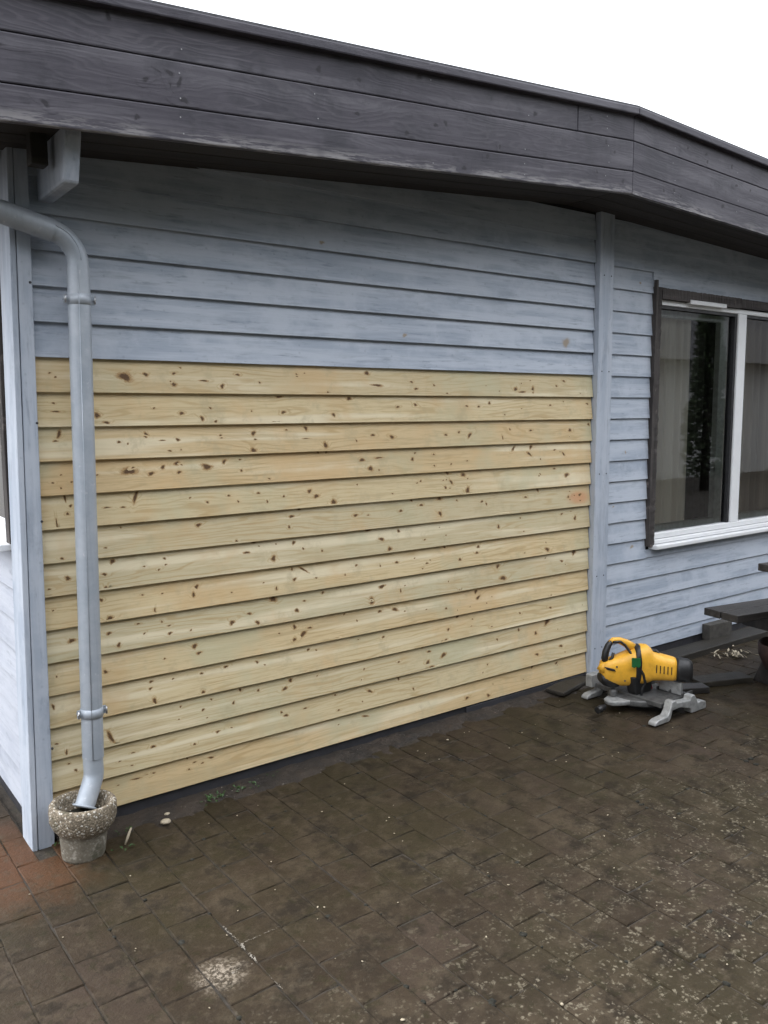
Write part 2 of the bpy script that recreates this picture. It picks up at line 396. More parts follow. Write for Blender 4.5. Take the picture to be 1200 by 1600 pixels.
MAT = dict(
    pine=mat_new_pine(),
    grey=mat_grey_paint('grey_blue_paint', (0.325, 0.372, 0.445), (0.47, 0.515, 0.585), (0.19, 0.225, 0.28)),
    grey_z=mat_grey_paint('grey_blue_paint_upright', (0.33, 0.375, 0.445), (0.45, 0.49, 0.555), (0.21, 0.24, 0.29), 'z', 0.5),
    grey_y=mat_grey_paint('grey_blue_paint_side', (0.36, 0.385, 0.445), (0.44, 0.465, 0.52), (0.25, 0.275, 0.32), 'y', 0.4),
    fascia=mat_fascia(),
    soffit=mat_rough_timber('soffit_wood', (0.030, 0.026, 0.024), (0.045, 0.040, 0.037), (0.022, 0.02, 0.02), 'x'),
    timber=mat_rough_timber('bare_dark_timber', (0.022, 0.018, 0.017), (0.066, 0.057, 0.053), (0.21, 0.18, 0.165), 'z'),
    timber_x=mat_rough_timber('bare_dark_timber_across', (0.030, 0.025, 0.024), (0.075, 0.065, 0.062), (0.19, 0.15, 0.125), 'x'),
    bench=mat_rough_timber('wet_black_timber', (0.018, 0.016, 0.015), (0.040, 0.036, 0.034), (0.06, 0.055, 0.05), 'x', 0.45),
    plank=mat_rough_timber('wet_brown_timber', (0.015, 0.0125, 0.009), (0.027, 0.0225, 0.0165), (0.055, 0.047, 0.034), 'x', 0.6),
    white=mat_plain('white_window_plastic', (0.78, 0.79, 0.80), 0.35, 0, 0.08, 8),
    gasket=mat_plain('black_gasket', (0.02, 0.02, 0.022), 0.6),
    sash=mat_plain('inner_sash_grey', (0.66, 0.69, 0.69), 0.5),
    zinc=mat_zinc(), glass=mat_glass(), pot=mat_aggregate(), paver=mat_paver(), soil=mat_soil(), dirt=mat_dirt_strip(),
    felt=mat_plain('roofing_felt', (0.075, 0.075, 0.085), 0.75, 0, 0.4, 60, None, 0.4),
    plinth=mat_plain('plinth_board', (0.038, 0.038, 0.044), 0.55, 0, 0.4, 14, None, 0.3),
    dark=mat_plain('dark_void', (0.012, 0.012, 0.013), 0.9),
    steel=mat_plain('bright_steel', (0.55, 0.56, 0.58), 0.35, 0.9, 0.2),
    nail=mat_plain('nail_head', (0.30, 0.30, 0.31), 0.5, 0.3, 0.2),
    screw=mat_plain('dark_screw_head', (0.06, 0.06, 0.065), 0.5, 0.5, 0.2),
    yellow=mat_plain('yellow_tool_plastic', (0.80, 0.42, 0.04), 0.45, 0, 0.22, 22, None, 0.05),
    black=mat_plain('black_rubber', (0.014, 0.014, 0.015), 0.5, 0, 0.3, 40),
    cast=mat_plain('cast_aluminium', (0.36, 0.365, 0.36), 0.5, 0.25, 0.45, 30, None, 0.25),
    cast_dark=mat_plain('grimy_aluminium', (0.10, 0.10, 0.098), 0.55, 0.25, 0.5, 35, None, 0.25),
    red=mat_plain('red_plastic', (0.30, 0.015, 0.03), 0.4), green=mat_plain('green_label', (0.012, 0.12, 0.035), 0.5),
    label=mat_plain('pale_label', (0.55, 0.42, 0.25), 0.5),
    rust=mat_plain('rusty_iron', (0.040, 0.018, 0.013), 0.75, 0, 0.5, 20, None, 0.4),
    concrete=mat_plain('grey_concrete', (0.06, 0.055, 0.047), 0.8, 0, 0.5, 22, None, 0.5),
    curtain=mat_curtain('beige_curtain', (0.78, 0.75, 0.69), (0.86, 0.84, 0.78)),
    curtain2=mat_curtain('taupe_curtain', (0.42, 0.37, 0.32), (0.56, 0.51, 0.44)),
    gap_dark=mat_plain('dark_gap_sheet', (0.030, 0.028, 0.026), 0.9),  # near-black colour painted in for the dim gap in the left pane
    room=mat_plain('room_wall', (0.5, 0.48, 0.45), 0.9, 0, 0.1, 3),
    weed=mat_plain('weed_leaf', (0.035, 0.085, 0.018), 0.55, 0, 0.4, 30),
    moss=mat_plain('dark_moss', (0.013, 0.012, 0.006), 0.9, 0, 0.5, 50),
    chip=mat_plain('pale_wood_chip', (0.42, 0.36, 0.26), 0.8, 0, 0.3, 60),
    lime=mat_plain('lime_bloom', (0.30, 0.27, 0.225), 0.85, 0, 0.6, 70, None, 0.4),
    render_wall=mat_plain('pale_render', (0.42, 0.42, 0.41), 0.85, 0, 0.15, 4), roof_tile=mat_plain('dark_roof_tile', (0.05, 0.048, 0.05), 0.7, 0, 0.4, 9),
    foliage=mat_plain('hedge_foliage', (0.045, 0.065, 0.030), 0.6, 0, 0.5, 3),
)
# ---------------------------------------------------------------- dimensions
ZT = 1.745                       # top of the new pine cladding
PITCH = 0.12                     # cover of one board
def gz(x): return 0.008 * x      # the yard rises a little to the right
RX = 2.694                       # ridge
def eave(x): return 2.3914 + 0.0737 * x if x <= RX else 2.5900 - 0.040 * (x - RX)
def lean(z): return -0.004 + 0.0165 * (z - 1.0)      # the corner post leans a little

# ---------------------------------------------------------------- ground
ground = empty('ground', kind='structure', label='bare dark earth of the yard round the house', cat='ground')
g = B()
for (x0, x1) in ((-70, -3.0), (-3.0, 6.6), (6.6, 90)):
    for (y0, y1) in ((-90, -4.4), (-4.4, 3.2), (3.2, 90)):
        zz = -0.03
        v = [g.verts.new((x, y, zz + (gz(x) if abs(x) < 10 else gz(math.copysign(10, x))))) for x, y in ((x0, y0), (x1, y0), (x1, y1), (x0, y1))]
        g.faces.new(v)
bmesh.ops.remove_doubles(g, verts=g.verts[:], dist=1e-4)
obj('soil', g, MAT['soil'], ground, kind='structure')

pavement = empty('pavement', kind='structure', label='wet brown block paving of the yard with lichen and mossy joints', cat='paving')
def sheet(name, x0, x1, y0, y1, nx, ny, zf, mat, parent, kind=None):
    m = B(); vv = [[m.verts.new((x0 + (x1 - x0) * i / nx, y0 + (y1 - y0) * j / ny, 0)) for i in range(nx + 1)] for j in range(ny + 1)]
    for j in range(ny + 1):
        for i in range(nx + 1):
            v = vv[j][i]; v.co.z = zf(v.co.x, v.co.y)
    for j in range(ny):
        for i in range(nx):
            m.faces.new([vv[j][i], vv[j][i + 1], vv[j + 1][i + 1], vv[j + 1][i]]).smooth = True
    return obj(name, m, mat, parent, kind=kind)
sheet('joint_sand', -2.9, 6.5, -4.3, 0.0, 94, 60, lambda x, y: gz(x) - 0.0042 + 0.006 * mnoise.noise((x * 1.7, y * 1.7, 2.0)) + 0.0022 * mnoise.noise((x * 7, y * 7, 9)), MAT['soil'], pavement, 'stuff')
sheet('joint_sand', -2.9, -0.10, 0.0, 3.0, 28, 40, lambda x, y: gz(x) - 0.0065 + 0.006 * mnoise.noise((x * 3, y * 3, 4)), MAT['soil'], pavement, 'stuff')

PX, PY = 0.1385, 0.2125
def paver_bm(w, l, seed):
    r = random.Random(seed); m = B()
    h = 0.06; ch = 0.0034
    def ring(ins, z, j):
        pts = []
        nx_, ny_ = 3, 4
        xs = [-w / 2 + ins + (w - 2 * ins) * i / nx_ for i in range(nx_ + 1)]; ys = [-l / 2 + ins + (l - 2 * ins) * i / ny_ for i in range(ny_ + 1)]
        per = [(x, ys[0]) for x in xs[:-1]] + [(xs[-1], y) for y in ys[:-1]] + [(x, ys[-1]) for x in xs[:0:-1]] + [(xs[0], y) for y in ys[:0:-1]]
        return [m.verts.new((x + r.uniform(-j, j), y + r.uniform(-j, j), z + r.uniform(-j, j) * 0.6)) for x, y in per]
    a = ring(0, -h, 0); b = ring(0, -ch, 0.0013); c = ring(ch, 0, 0.0018)
    n = len(a)
    for p, q in ((a, b), (b, c)):
        for i in range(n): m.faces.new([p[i], p[(i + 1) % n], q[(i + 1) % n], q[i]])
    m.faces.new(c)
    return m
variants = []
for s in range(6):
    me = bpy.data.meshes.new('paver'); bmv = paver_bm(PX - 0.0030, PY - 0.0030, s); bmv.normal_update(); bmv.to_mesh(me); bmv.free(); me.materials.append(MAT['paver']); variants.append(me)
Minv = cam.matrix_world.inverted()
def in_view(x, y, z, mrg=1.06):
    q = Minv @ Vector((x, y, z))
    if q.z > -0.1: return None
    u, v = 1312.7 * q.x / -q.z, 1312.7 * q.y / -q.z
    return -q.z if abs(u) < 600 * mrg + 40 and abs(v) < 800 * mrg + 40 else None
spots = []
for i in range(-21, 46):
    for j in range(-18, 19):
        cx = -0.043 + PX * (i + 0.5); cy = -0.655 + (0.0 if i % 2 == 0 else -0.108) + PY * (j + 0.5)
        if cx < -2.8 or cx > 6.4 or cy < -4.2: continue
        house_side = cx > -0.165
        y1 = cy + PY / 2
        if i == -1 and y1 > -0.02 and cy < 2.8:
            spots.append((in_view(-0.143, cy, 0.0), -0.143, cy, 0.54)); continue
        if house_side and y1 > 0.02:
            continue
        if not house_side and cy > 2.8: continue
        spots.append((in_view(cx, cy, 0.0), cx, cy, 1.0))
near = sorted([s for s in spots if s[0]], key=lambda s: s[0])
single = near[:298]; rest = [s for s in spots if s not in single]
pr = random.Random(21)
def paver_pose(cx, cy):
    sag = 0.006 * mnoise.noise((cx * 1.7, cy * 1.7, 2.0))
    return (Vector((cx + pr.uniform(-.0015, .0015), cy + pr.uniform(-.0015, .0015), gz(cx) + sag + pr.uniform(-.0010, .0010))),
            Euler((pr.gauss(0, .0045), pr.gauss(0, .0045) - 0.008, pr.gauss(0, .006))))
for _, cx, cy, sc in single:
    o = bpy.data.objects.new('paver', variants[pr.randrange(6)]); C.objects.link(o); o.parent = pavement
    o.location, o.rotation_euler = paver_pose(cx, cy); o.scale.x = sc
m = B()
for _, cx, cy, sc in rest:
    loc, rot = paver_pose(cx, cy); tm = Matrix.Translation(loc) @ rot.to_matrix().to_4x4()
    n0 = len(m.verts); m.from_mesh(variants[pr.randrange(6)]); m.verts.ensure_lookup_table()
    for v in m.verts[n0:]: v.co = tm @ Vector((v.co.x * sc, v.co.y, v.co.z))
obj('outlying_paver', m, MAT['paver'], pavement, kind='stuff')

# packed dirt against the wall, spilling over the nearest stones
def strip_z(x, y):
    t = -y / 0.13
    return gz(x) + 0.014 - 0.034 * max(0, t - 0.35 + 0.6 * mnoise.noise((x * 4.0, y * 6, 1)) + 0.35 * mnoise.noise((x * 23, y * 23, 5))) + 0.006 * mnoise.noise((x * 17, y * 17, 3))
sheet('dirt_strip', -0.02, 5.8, -0.24, 0.03, 420, 22, strip_z, MAT['dirt'], pavement, 'stuff')
# lime bloom along a few joints, and the spilled cement
m = B()
def lime_line(pts, w, seed):
    r = random.Random(seed)
    for (x0, y0), (x1, y1) in zip(pts, pts[1:]):
        L = math.hypot(x1 - x0, y1 - y0)
        for k in range(int(L / 0.0014)):
            t = r.random(); dens = 0.45 + 1.2 * mnoise.noise((t * L * 26, seed * 7.1, 0))
            if r.random() > dens: continue
            cx, cy = x0 + (x1 - x0) * t + r.gauss(0, w * .45), y0 + (y1 - y0) * t + r.gauss(0, w * .45)
            s_ = w * r.uniform(.2, .6) * (0.5 + dens * .5); n = 7; z = gz(cx) + 0.0034 + 0.006 * mnoise.noise((cx * 1.7, cy * 1.7, 2.0)) + r.uniform(0, .0008)
            m.faces.new([m.verts.new((cx + math.cos(q * 6.283 / n) * s_ * r.uniform(.5, 1.2), cy + math.sin(q * 6.283 / n) * s_ * r.uniform(.5, 1.2), z)) for q in range(n)])
lime_line([(0.234, -0.86), (0.234, -0.93)], 0.004, 1); lime_line([(0.235, -0.93), (0.235, -1.075)], 0.0055, 2)
lime_line([(0.234, -1.078), (0.105, -1.082)], 0.005, 3); lime_line([(0.236, -0.978), (0.37, -0.974)], 0.0026, 4)
lime_line([(0.234, -1.08), (0.234, -1.22)], 0.003, 5)
obj('lime_bloom', m, MAT['lime'], pavement, kind='stuff')

# ---------------------------------------------------------------- house
house = empty('timber_house', (0, 0, 0), 'low timber house clad in grey-blue boards with a bare pine patch below the eave', 'house')
wallm = B()
WX0, WX1, WZ0, WZ1 = 3.50, 5.40, 0.745, 2.215
for a, b in (((-0.06, 0.002, 0.0), (WX0, 0.10, 2.65)), ((WX1, 0.002, 0.0), (7.0, 0.10, 2.65)), ((WX0, 0.002, 0.0), (WX1, 0.10, WZ0)), ((WX0, 0.002, WZ1), (WX1, 0.10, 2.65))):
    box(wallm, a, b)
front_wall = obj('front_wall', wallm, MAT['dark'], house)
# left wall stands a little out of square with the corner post, backing behind its boards
LY0, LY1, LZ0, LZ1 = 0.115, 1.35, 1.085, 2.24
lw = B()
for a, b in (((-0.05, 0.10, 0.0), (0.05, 5.0, LZ0)), ((-0.05, 0.10, LZ1), (0.05, 5.0, 2.62)), ((-0.05, LY1, LZ0), (0.05, 5.0, LZ1)), ((-0.05, 0.10, LZ0), (0.05, LY0, LZ1))):
    box(lw, a, b)
left_wall = obj('left_wall', lw, MAT['dark'], house)
room = B()  # the back wall opening is unseen, added to light the curtains from behind
for a, b in (((0.05, 3.2, 0.25), (2.6, 3.3, 2.6)), ((6.4, 3.2, 0.25), (7.0, 3.3, 2.6)), ((2.6, 3.2, 0.25), (6.4, 3.3, 0.6)), ((2.6, 3.2, 2.3), (6.4, 3.3, 2.6)), ((0.05, 0.1, 0.15), (7.0, 3.3, 0.25)), ((0.05, 0.1, 2.40), (7.0, 3.3, 2.44)), ((6.9, 0.1, 0.25), (7.0, 3.2, 2.4))):
    box(room, a, b)
obj('interior_wall', room, MAT['room'], house)

def face_y(t):                 # front of a lap board: t = 0 at the lip, 1 at the top of the cover
    return -0.0215 + 0.0165 * t
def knot_layer(bm): return bm.verts.layers.float.get('knot') or bm.verts.layers.float.new('knot')
def add_knot(bm, lay, cx, cz, w, h, ang, zlo, zhi, yf, seed, x_lo=-9, x_hi=9):
    r = random.Random(seed); n = 12; ca, sa = math.cos(math.radians(ang)), math.sin(math.radians(ang)); ph = r.uniform(0, 9)
    rings = []
    for fr, kv in ((0.0, 1.0), (0.55, 0.90), (0.95, 0.52), (1.4, 0.20), (2.6, 0.0)):
        ring = []
        for i in range(1 if fr == 0 else n):
            a = 2 * math.pi * i / n
            wob = 1 + 0.22 * math.sin(2 * a + ph) + 0.14 * math.sin(3 * a + ph * 2) + r.uniform(-.1, .1)
            ex, ez = math.cos(a) * w / 2 * fr * wob * (1.5 if fr > 2 else 1.2 if fr > 1 else 1), math.sin(a) * h / 2 * fr * wob
            x = cx + ex * ca + ez * sa; z = cz - ex * sa + ez * ca
            x = min(max(x, x_lo), x_hi); z = min(max(z, zlo), zhi)
            v = bm.verts.new((x, yf(z), z)); v[lay] = kv; ring.append(v)
        rings.append(ring)
    fs = []
    for i in range(n): fs.append(bm.faces.new([rings[0][0], rings[1][(i + 1) % n], rings[1][i]]))
    for a, b in zip(rings[1:], rings[2:]):
        for i in range(n): fs.append(bm.faces.new([a[i], a[(i + 1) % n], b[(i + 1) % n], b[i]]))
    for f in fs:
        f.normal_update()
        if f.normal.y > 0: f.normal_flip()
        f.smooth = True

def lap_board(name, x0, x1, zb, mat, parent, knots=(), seed=0, zcut=None, label=None, lip=1.0):
    """one lap board along X, lip at zb"""
    r = random.Random(seed); m = B(); lay = knot_layer(m)
    n = max(2, int((x1 - x0) / 0.16)); H = PITCH + 0.014 if zcut is None else zcut
    bow = r.uniform(-.0012, .0012); prof0 = [(-0.0205, 0.0), (-0.0215, 0.0018), (face_y(0.06), 0.0072), (face_y(H / PITCH), H), (0.001, H), (-0.0055, 0.0016)]
    rings = []
    for i in range(n + 1):
        x = x0 + (x1 - x0) * i / n; dz = bow * math.sin(math.pi * i / n) + r.uniform(-.0004, .0004)
        rings.append([m.verts.new((x, y * lip, zb + z + dz)) for y, z in prof0])
    k = len(prof0)
    for a, b in zip(rings, rings[1:]):
        for i in range(k): m.faces.new([a[i], a[(i + 1) % k], b[(i + 1) % k], b[i]])
    m.faces.new(rings[0]); m.faces.new(rings[-1][::-1])
    bmesh.ops.recalc_face_normals(m, faces=m.faces[:])
    for q, (kx, kz, w, h, a) in enumerate(knots):
        add_knot(m, lay, kx, kz, w * .92, h * .92, a, zb + 0.008, zb + min(H, PITCH) - 0.001, lambda z, q=q: face_y((z - zb) / PITCH) * lip - 0.0004 - 0.000014 * q, seed * 100 + q, x0 + 0.002, x1 - 0.002)
    # own origin so the grain differs and runs from the board itself
    for v in m.verts: v.co -= Vector((x0, 0, zb))
    o = obj(name, m, mat, parent, label=label); o.location = (x0, 0, zb)
    return o

KN = [tuple(float(t) for t in e.split(',')) for e in """308,-61,45,38,0 388,-51,20,15,0 499,-45,15,11,0 495,-86,23,16,0 619,-70,33,9,0 44,-53,8,7,0 66,-68,8,7,0 58,-186,27,7,0 200,-200,17,29,-35 232,-227,20,14,0 523,-195,18,16,0 606,-215,17,20,0 662,-228,14,12,0 644,-175,11,9,0 415,-175,10,8,0 66,-266,14,34,30 52,-289,15,8,0 277,-298,11,12,0 382,-274,22,17,30 505,-295,17,13,0 444,-296,19,6,0 311,-407,51,33,0 394,-420,24,17,0 442,-398,19,15,0 500,-386,23,17,-30 506,-420,17,14,0 622,-404,47,23,0 35,-435,9,8,0 65,-409,7,6,0 61,-455,8,7,0 76,-493,8,28,0 93,-521,11,11,0 80,-548,10,13,0 40,-581,7,40,0 332,-503,12,66,25 222,-536,23,7,0 282,-539,16,8,0 548,-522,9,7,0 619,-544,10,11,0 580,-632,23,16,0 272,-615,7,7,0 192,-415,8,7,0 695,-90,17,20,0 766,-44,16,11,0 862,-73,10,9,0 1039,-37,11,8,0 1401,-23,23,22,0 1453,-76,53,13,0 1146,-117,18,9,0 1187,-110,11,8,0 955,-130,30,9,0 1305,-136,22,19,0 970,-193,20,16,0 1217,-205,17,19,0 1571,-172,17,12,0 823,-188,7,6,0 924,-234,16,9,0 685,-282,10,9,0 831,-277,20,22,40 837,-302,17,6,0 825,-347,29,22,-30 1081,-261,19,20,40 1077,-304,28,5,0 1173,-335,25,25,-35 1429,-297,20,14,0 1535,-308,26,17,0 1142,-365,11,10,0 1183,-366,11,10,0 1337,-320,9,10,0 698,-387,19,17,-40 771,-426,13,10,0 1412,-446,25,29,30 1369,-406,26,19,0 1462,-400,40,9,0 895,-465,10,8,0 713,-524,11,10,0 753,-550,10,9,0 847,-522,13,12,0 885,-559,10,12,0 965,-543,14,9,0 1092,-529,21,18,0 1124,-552,23,21,0 1210,-583,23,31,-30 1003,-631,22,15,0 987,-674,14,14,0 1331,-652,23,14,0 1587,-651,17,15,0 1042,-604,24,7,0 1401,-722,45,18,0 1576,-745,19,14,0 1651,-58,15,12,0 1674,-89,19,13,0 1785,-71,14,9,0 1862,-108,12,8,0 2324,-85,23,32,0 2450,-86,24,33,0 2371,-97,58,8,0 2633,-63,17,10,0 2694,-36,18,14,0 1675,-162,21,13,0 2149,-154,20,14,0 1996,-168,17,11,0 2075,-171,21,9,0 2591,-164,15,12,0 2888,-156,19,12,0 1860,-305,16,14,0 1945,-294,15,11,0 2013,-310,30,20,-40 2293,-286,11,11,0 2444,-294,19,13,0 2748,-298,29,16,0 2237,-327,9,19,0 2905,-269,16,19,0 1674,-386,12,10,0 1656,-414,21,16,0 1788,-396,10,11,0 2322,-385,30,16,-35 2451,-380,22,22,-50 2436,-416,34,17,35 2632,-401,18,9,0 2700,-425,26,14,35 1786,-449,10,11,0 1892,-446,10,11,0 1876,-490,23,15,0 1978,-503,25,24,0 1897,-534,25,17,40 1858,-558,18,14,0 1999,-580,30,32,-30 1707,-519,14,9,0 2635,-502,18,12,0 2728,-540,34,26,0 2515,-533,12,12,0 1827,-611,22,20,0 1712,-633,20,14,0 1654,-608,13,12,0 1824,-682,20,28,0 1937,-626,10,11,0 2104,-643,18,13,0 2132,-657,11,16,0 2416,-641,17,13,0 2510,-611,17,20,0 2746,-661,18,12,0 2788,-654,16,11,0 2841,-655,24,16,0 2241,-719,41,12,0 2219,-780,20,18,40 2380,-748,12,8,0 2805,-782,21,23,30 2700,-752,18,12,0 52,-706,11,12,0 70,-781,22,16,0 235,-738,18,22,-30 202,-782,16,12,0 203,-832,12,20,0 186,-877,16,14,0 212,-948,21,22,0 436,-749,10,10,0 439,-773,9,7,0 410,-789,9,9,0 563,-877,19,18,0 548,-906,17,19,0 386,-942,8,19,0 421,-884,8,7,0 4,-836,11,11,0 14,-891,7,7,0 209,-1007,17,13,0 242,-1055,16,18,30 444,-1044,16,13,0 444,-1014,16,6,0 416,-995,8,9,0 73,-1011,25,18,0 189,-1150,18,13,0 547,-1115,22,21,30 563,-1145,23,13,0 420,-1142,8,9,0 364,-1224,15,11,0 359,-1250,13,11,0 372,-1300,14,32,0 453,-1230,8,8,0 573,-1232,12,11,0 573,-1307,14,20,0 -3,-1243,11,20,0 612,-1348,10,9,0 573,-1382,12,13,0 480,-1350,7,9,0 14,-1134,8,7,0 737,-709,10,13,0 787,-763,25,12,0 908,-800,26,24,30 825,-725,29,8,0 1011,-744,14,19,0 1056,-774,11,10,0 1150,-793,12,10,0 1474,-773,27,18,0 1516,-822,20,24,0 1001,-857,11,14,0 1009,-902,17,15,0 1091,-889,16,7,0 1056,-865,48,11,35 919,-929,11,15,0 907,-974,28,34,0 1269,-913,9,10,0 1466,-896,9,10,0 1562,-891,17,14,0 1333,-879,12,12,0 1058,-1003,13,10,0 1017,-1038,17,21,0 791,-1019,19,13,0 710,-1043,21,23,0 826,-1061,19,20,0 1155,-980,13,14,0 1413,-1052,33,34,0 1476,-995,37,17,0 1583,-1028,11,17,0 1008,-1111,19,20,0 1047,-1147,56,17,-35 1084,-1126,20,11,0 1002,-1164,16,18,-30 931,-1126,9,7,0 1463,-1110,18,15,0 1552,-1114,42,14,15 1267,-1094,10,10,0 1333,-1133,9,10,0 1222,-1195,22,10,0 1075,-1223,13,13,0 680,-1225,17,12,0 823,-1232,13,12,0 1483,-1235,13,12,0 983,-1343,21,17,30 953,-1373,24,17,-25 825,-1355,15,10,0 743,-1336,12,14,40 708,-1382,14,12,-30 1060,-1316,29,7,0 1572,-1371,13,11,0 1371,-1367,9,11,0 936,-1480,17,17,0 956,-1493,21,14,0 1225,-1528,12,10,0 1403,-1479,26,15,30 1053,-1483,24,6,0 1377,-1593,33,11,15 1213,-1458,10,10,0 1574,-1455,12,14,0 1860,-851,14,11,0 2082,-870,24,13,0 2069,-899,18,16,0 1953,-920,15,19,0 1742,-915,14,11,0 2581,-934,33,23,0 2221,-986,23,22,0 2251,-1050,39,29,0 2808,-973,27,40,0 2704,-1012,21,14,0 1948,-1079,19,18,0 2069,-1099,20,20,0 2081,-1130,31,17,-20 1865,-1154,12,14,0 1946,-1209,19,13,0 1881,-1263,15,16,0 2620,-1261,18,14,0 2384,-1256,14,12,0 2617,-1193,18,11,0 2601,-1335,31,54,30 2380,-1347,17,17,0 2506,-1385,23,18,0 2219,-1371,12,15,0 1760,-1354,20,14,0 1849,-1387,33,24,-30 1747,-1406,28,21,0 1770,-1433,35,21,0 1860,-1312,23,13,0 1722,-1325,14,11,0 2520,-1505,25,16,0 2713,-1492,24,18,0 2152,-1492,11,10,0 2489,-1571,15,18,0 2682,-1585,21,15,0 1658,-1519,10,16,0 2007,-1639,22,17,0 2154,-1656,23,17,0 196,-1403,17,56,-30 33,-1421,9,20,0 361,-1484,17,13,0 635,-1489,17,11,0 531,-1515,11,12,0 281,-1488,15,6,0 64,-1499,10,13,0 42,-1470,8,8,0 331,-1596,18,14,0 360,-1592,15,6,0 290,-1596,44,6,0 603,-1592,25,9,0 501,-1570,8,9,0 505,-1615,9,9,0 531,-1593,14,7,0""".split()]
KN = [(x / 1000, ZT + z / 1000, w / 1000, h / 1000, a) for x, z, w, h, a in KN]
kr = random.Random(5)
for k in range(14):                      # new boards
    zb = ZT - PITCH * (k + 1)
    ks = [q for q in KN if zb <= q[1] < zb + PITCH]
    for _ in range(kr.randint(6, 10)):   # pin knots too small to plot one by one
        s = kr.uniform(.005, .008); ks.append((kr.uniform(0, 2.9), zb + kr.uniform(.02, .1), s * kr.uniform(1, 1.7), s, kr.uniform(-20, 20)))
    lap_board('new_pine_board', -0.05, 2.926, zb, MAT['pine'], front_wall, ks, 11 + k)
def rand_knots(x0, x1, zb, n, r):
    return [(r.uniform(x0, x1), zb + r.uniform(.02, .1), r.uniform(.012, .03), r.uniform(.010, .022), r.uniform(-30, 30)) for _ in range(n)]
for k in range(7):                       # old painted boards above them
    zb = ZT + PITCH * k
    ks = [(2.70, zb + 0.045, .045, .05, 30)] if k == 1 else []
    lap_board('painted_board', -0.05, 2.926, zb, MAT['grey'], front_wall, ks + rand_knots(0, 2.9, zb, 1, kr) if k % 3 == 1 else ks, 40 + k)
for k in range(-14, 7):                  # right of the middle post
    zb = ZT + PITCH * k; zl = zb
    cut = None
    if k == -14: zl = 0.100; cut = zb + PITCH + 0.014 - zl
    if zb + PITCH < 0.72 or zb > 2.26: segs = [(3.02, 7.0)]
    else: segs = [(3.02, 3.456), (5.445, 7.0)]
    for x0, x1 in segs:
        if len(segs) == 2 or True:
            hh = cut
            z_ = zl
            if len(segs) == 1 and k == -9 : hh = None
            lap_board('painted_board', x0, x1, z_, MAT['grey'], front_wall, rand_knots(x0, x1, zb, 1 if kr.random() < .25 else 0, kr), 80 + k * 3 + int(x0), hh, lip=0.68)
# fill between the course lines and the window: board pieces above and below it
zb = ZT - PITCH * 9                      # 0.665: course that meets the sill
m = B(); box(m, (3.447, -0.012, zb + 0.004), (5.45, 0.001, 0.716)); obj('painted_board', m, MAT['grey'], front_wall)
m = B(); box(m, (3.447, -0.015, 2.262), (5.45, 0.001, ZT + PITCH * 5)); obj('painted_board', m, MAT['grey'], front_wall)

# plinth
m = B(); box(m, (-0.03, -0.008, -0.05), (2.93, 0.0, 0.075)); obj('plinth_board', m, MAT['plinth'], house, bevel=.002)
m = B(); box(m, (3.05, -0.003, -0.05), (7.0, 0.0, 0.105)); obj('plinth_board', m, MAT['plinth'], house, bevel=.002)
m = B(); box(m, (2.0, -0.020, -0.05), (2.93, -0.0085, 0.058)); obj('plinth_board', m, MAT['plinth'], house, bevel=.002)

# posts
def post_bm(pts_b, pts_t, z0, z1, n=8, seed=0):
    m = B(); r = random.Random(seed); rings = []
    for i in range(n + 1):
        t = i / n
        rings.append([m.verts.new((a[0] + (b[0] - a[0]) * t + r.uniform(-.0007, .0007), a[1] + (b[1] - a[1]) * t + r.uniform(-.0005, .0005), z0 + (z1 - z0) * t)) for a, b in zip(pts_b, pts_t)])
    k = len(pts_b)
    for a, b in zip(rings, rings[1:]):
        for i in range(k): m.faces.new([a[i], a[(i + 1) % k], b[(i + 1) % k], b[i]])
    m.faces.new(rings[0][::-1]); m.faces.new(rings[-1]); bmesh.ops.recalc_face_normals(m, faces=m.faces[:])
    return m
ZP0, ZP1 = -0.035, 2.56
def xs(z): return -0.088 + 0.018 * z        # seam at the corner
def xr(z): return -0.031 + 0.0135 * z       # right edge of the front trim
fy = -0.042
cp = obj('corner_post', post_bm([(xs(ZP0) + .0015, fy), (xr(ZP0), fy), (xr(ZP0), -.005), (xs(ZP0) + .0015, -.005)], [(xs(ZP1) + .0015, fy), (xr(ZP1), fy), (xr(ZP1), -.005), (xs(ZP1) + .0015, -.005)], ZP0, ZP1, seed=1), MAT['grey_z'], house, bevel=.003)
obj('corner_trim', post_bm([(xs(ZP0) - .021, fy - .003), (xs(ZP0) - .001, fy - .003), (xs(ZP0) - .001, .088), (xs(ZP0) - .021, .088)], [(xs(ZP1) - .021, fy - .003), (xs(ZP1) - .001, fy - .003), (xs(ZP1) - .001, .105), (xs(ZP1) - .021, .105)], ZP0 + .03, ZP1, seed=2), MAT['grey_z'], cp, bevel=.003)
mp = obj('middle_post', post_bm([(2.932, -.045), (3.060, -.045), (3.060, -.004), (2.932, -.004)], [(2.930, -.045), (3.044, -.045), (3.044, -.004), (2.930, -.004)], 0.045, 2.66, seed=3), MAT['grey_z'], house, bevel=.003)
def screws(parent, pts, r=0.0045, mat='screw'):
    for x, y, z in pts:
        m = B(); lathe(m, [(0.0001, -.0015), (r, -.0012), (r, .004)], n=10)
        for v in m.verts: v.co = Vector((v.co.x, v.co.z, v.co.y))
        bmesh.ops.recalc_face_normals(m, faces=m.faces[:])
        o = obj('screw', m, MAT[mat], parent); o.location = (x, y, z)
screws(cp, [(-0.012, fy, 1.99), (-0.014, fy, 1.52), (-0.016, fy, 1.18), (-0.022, fy, 0.36), (-0.03, fy, .12)])
screws(mp, [(x, -.045, z) for z in (2.28, 1.765, 1.2, 0.62, 0.2) for x in (2.965, 3.025)], 0.004)

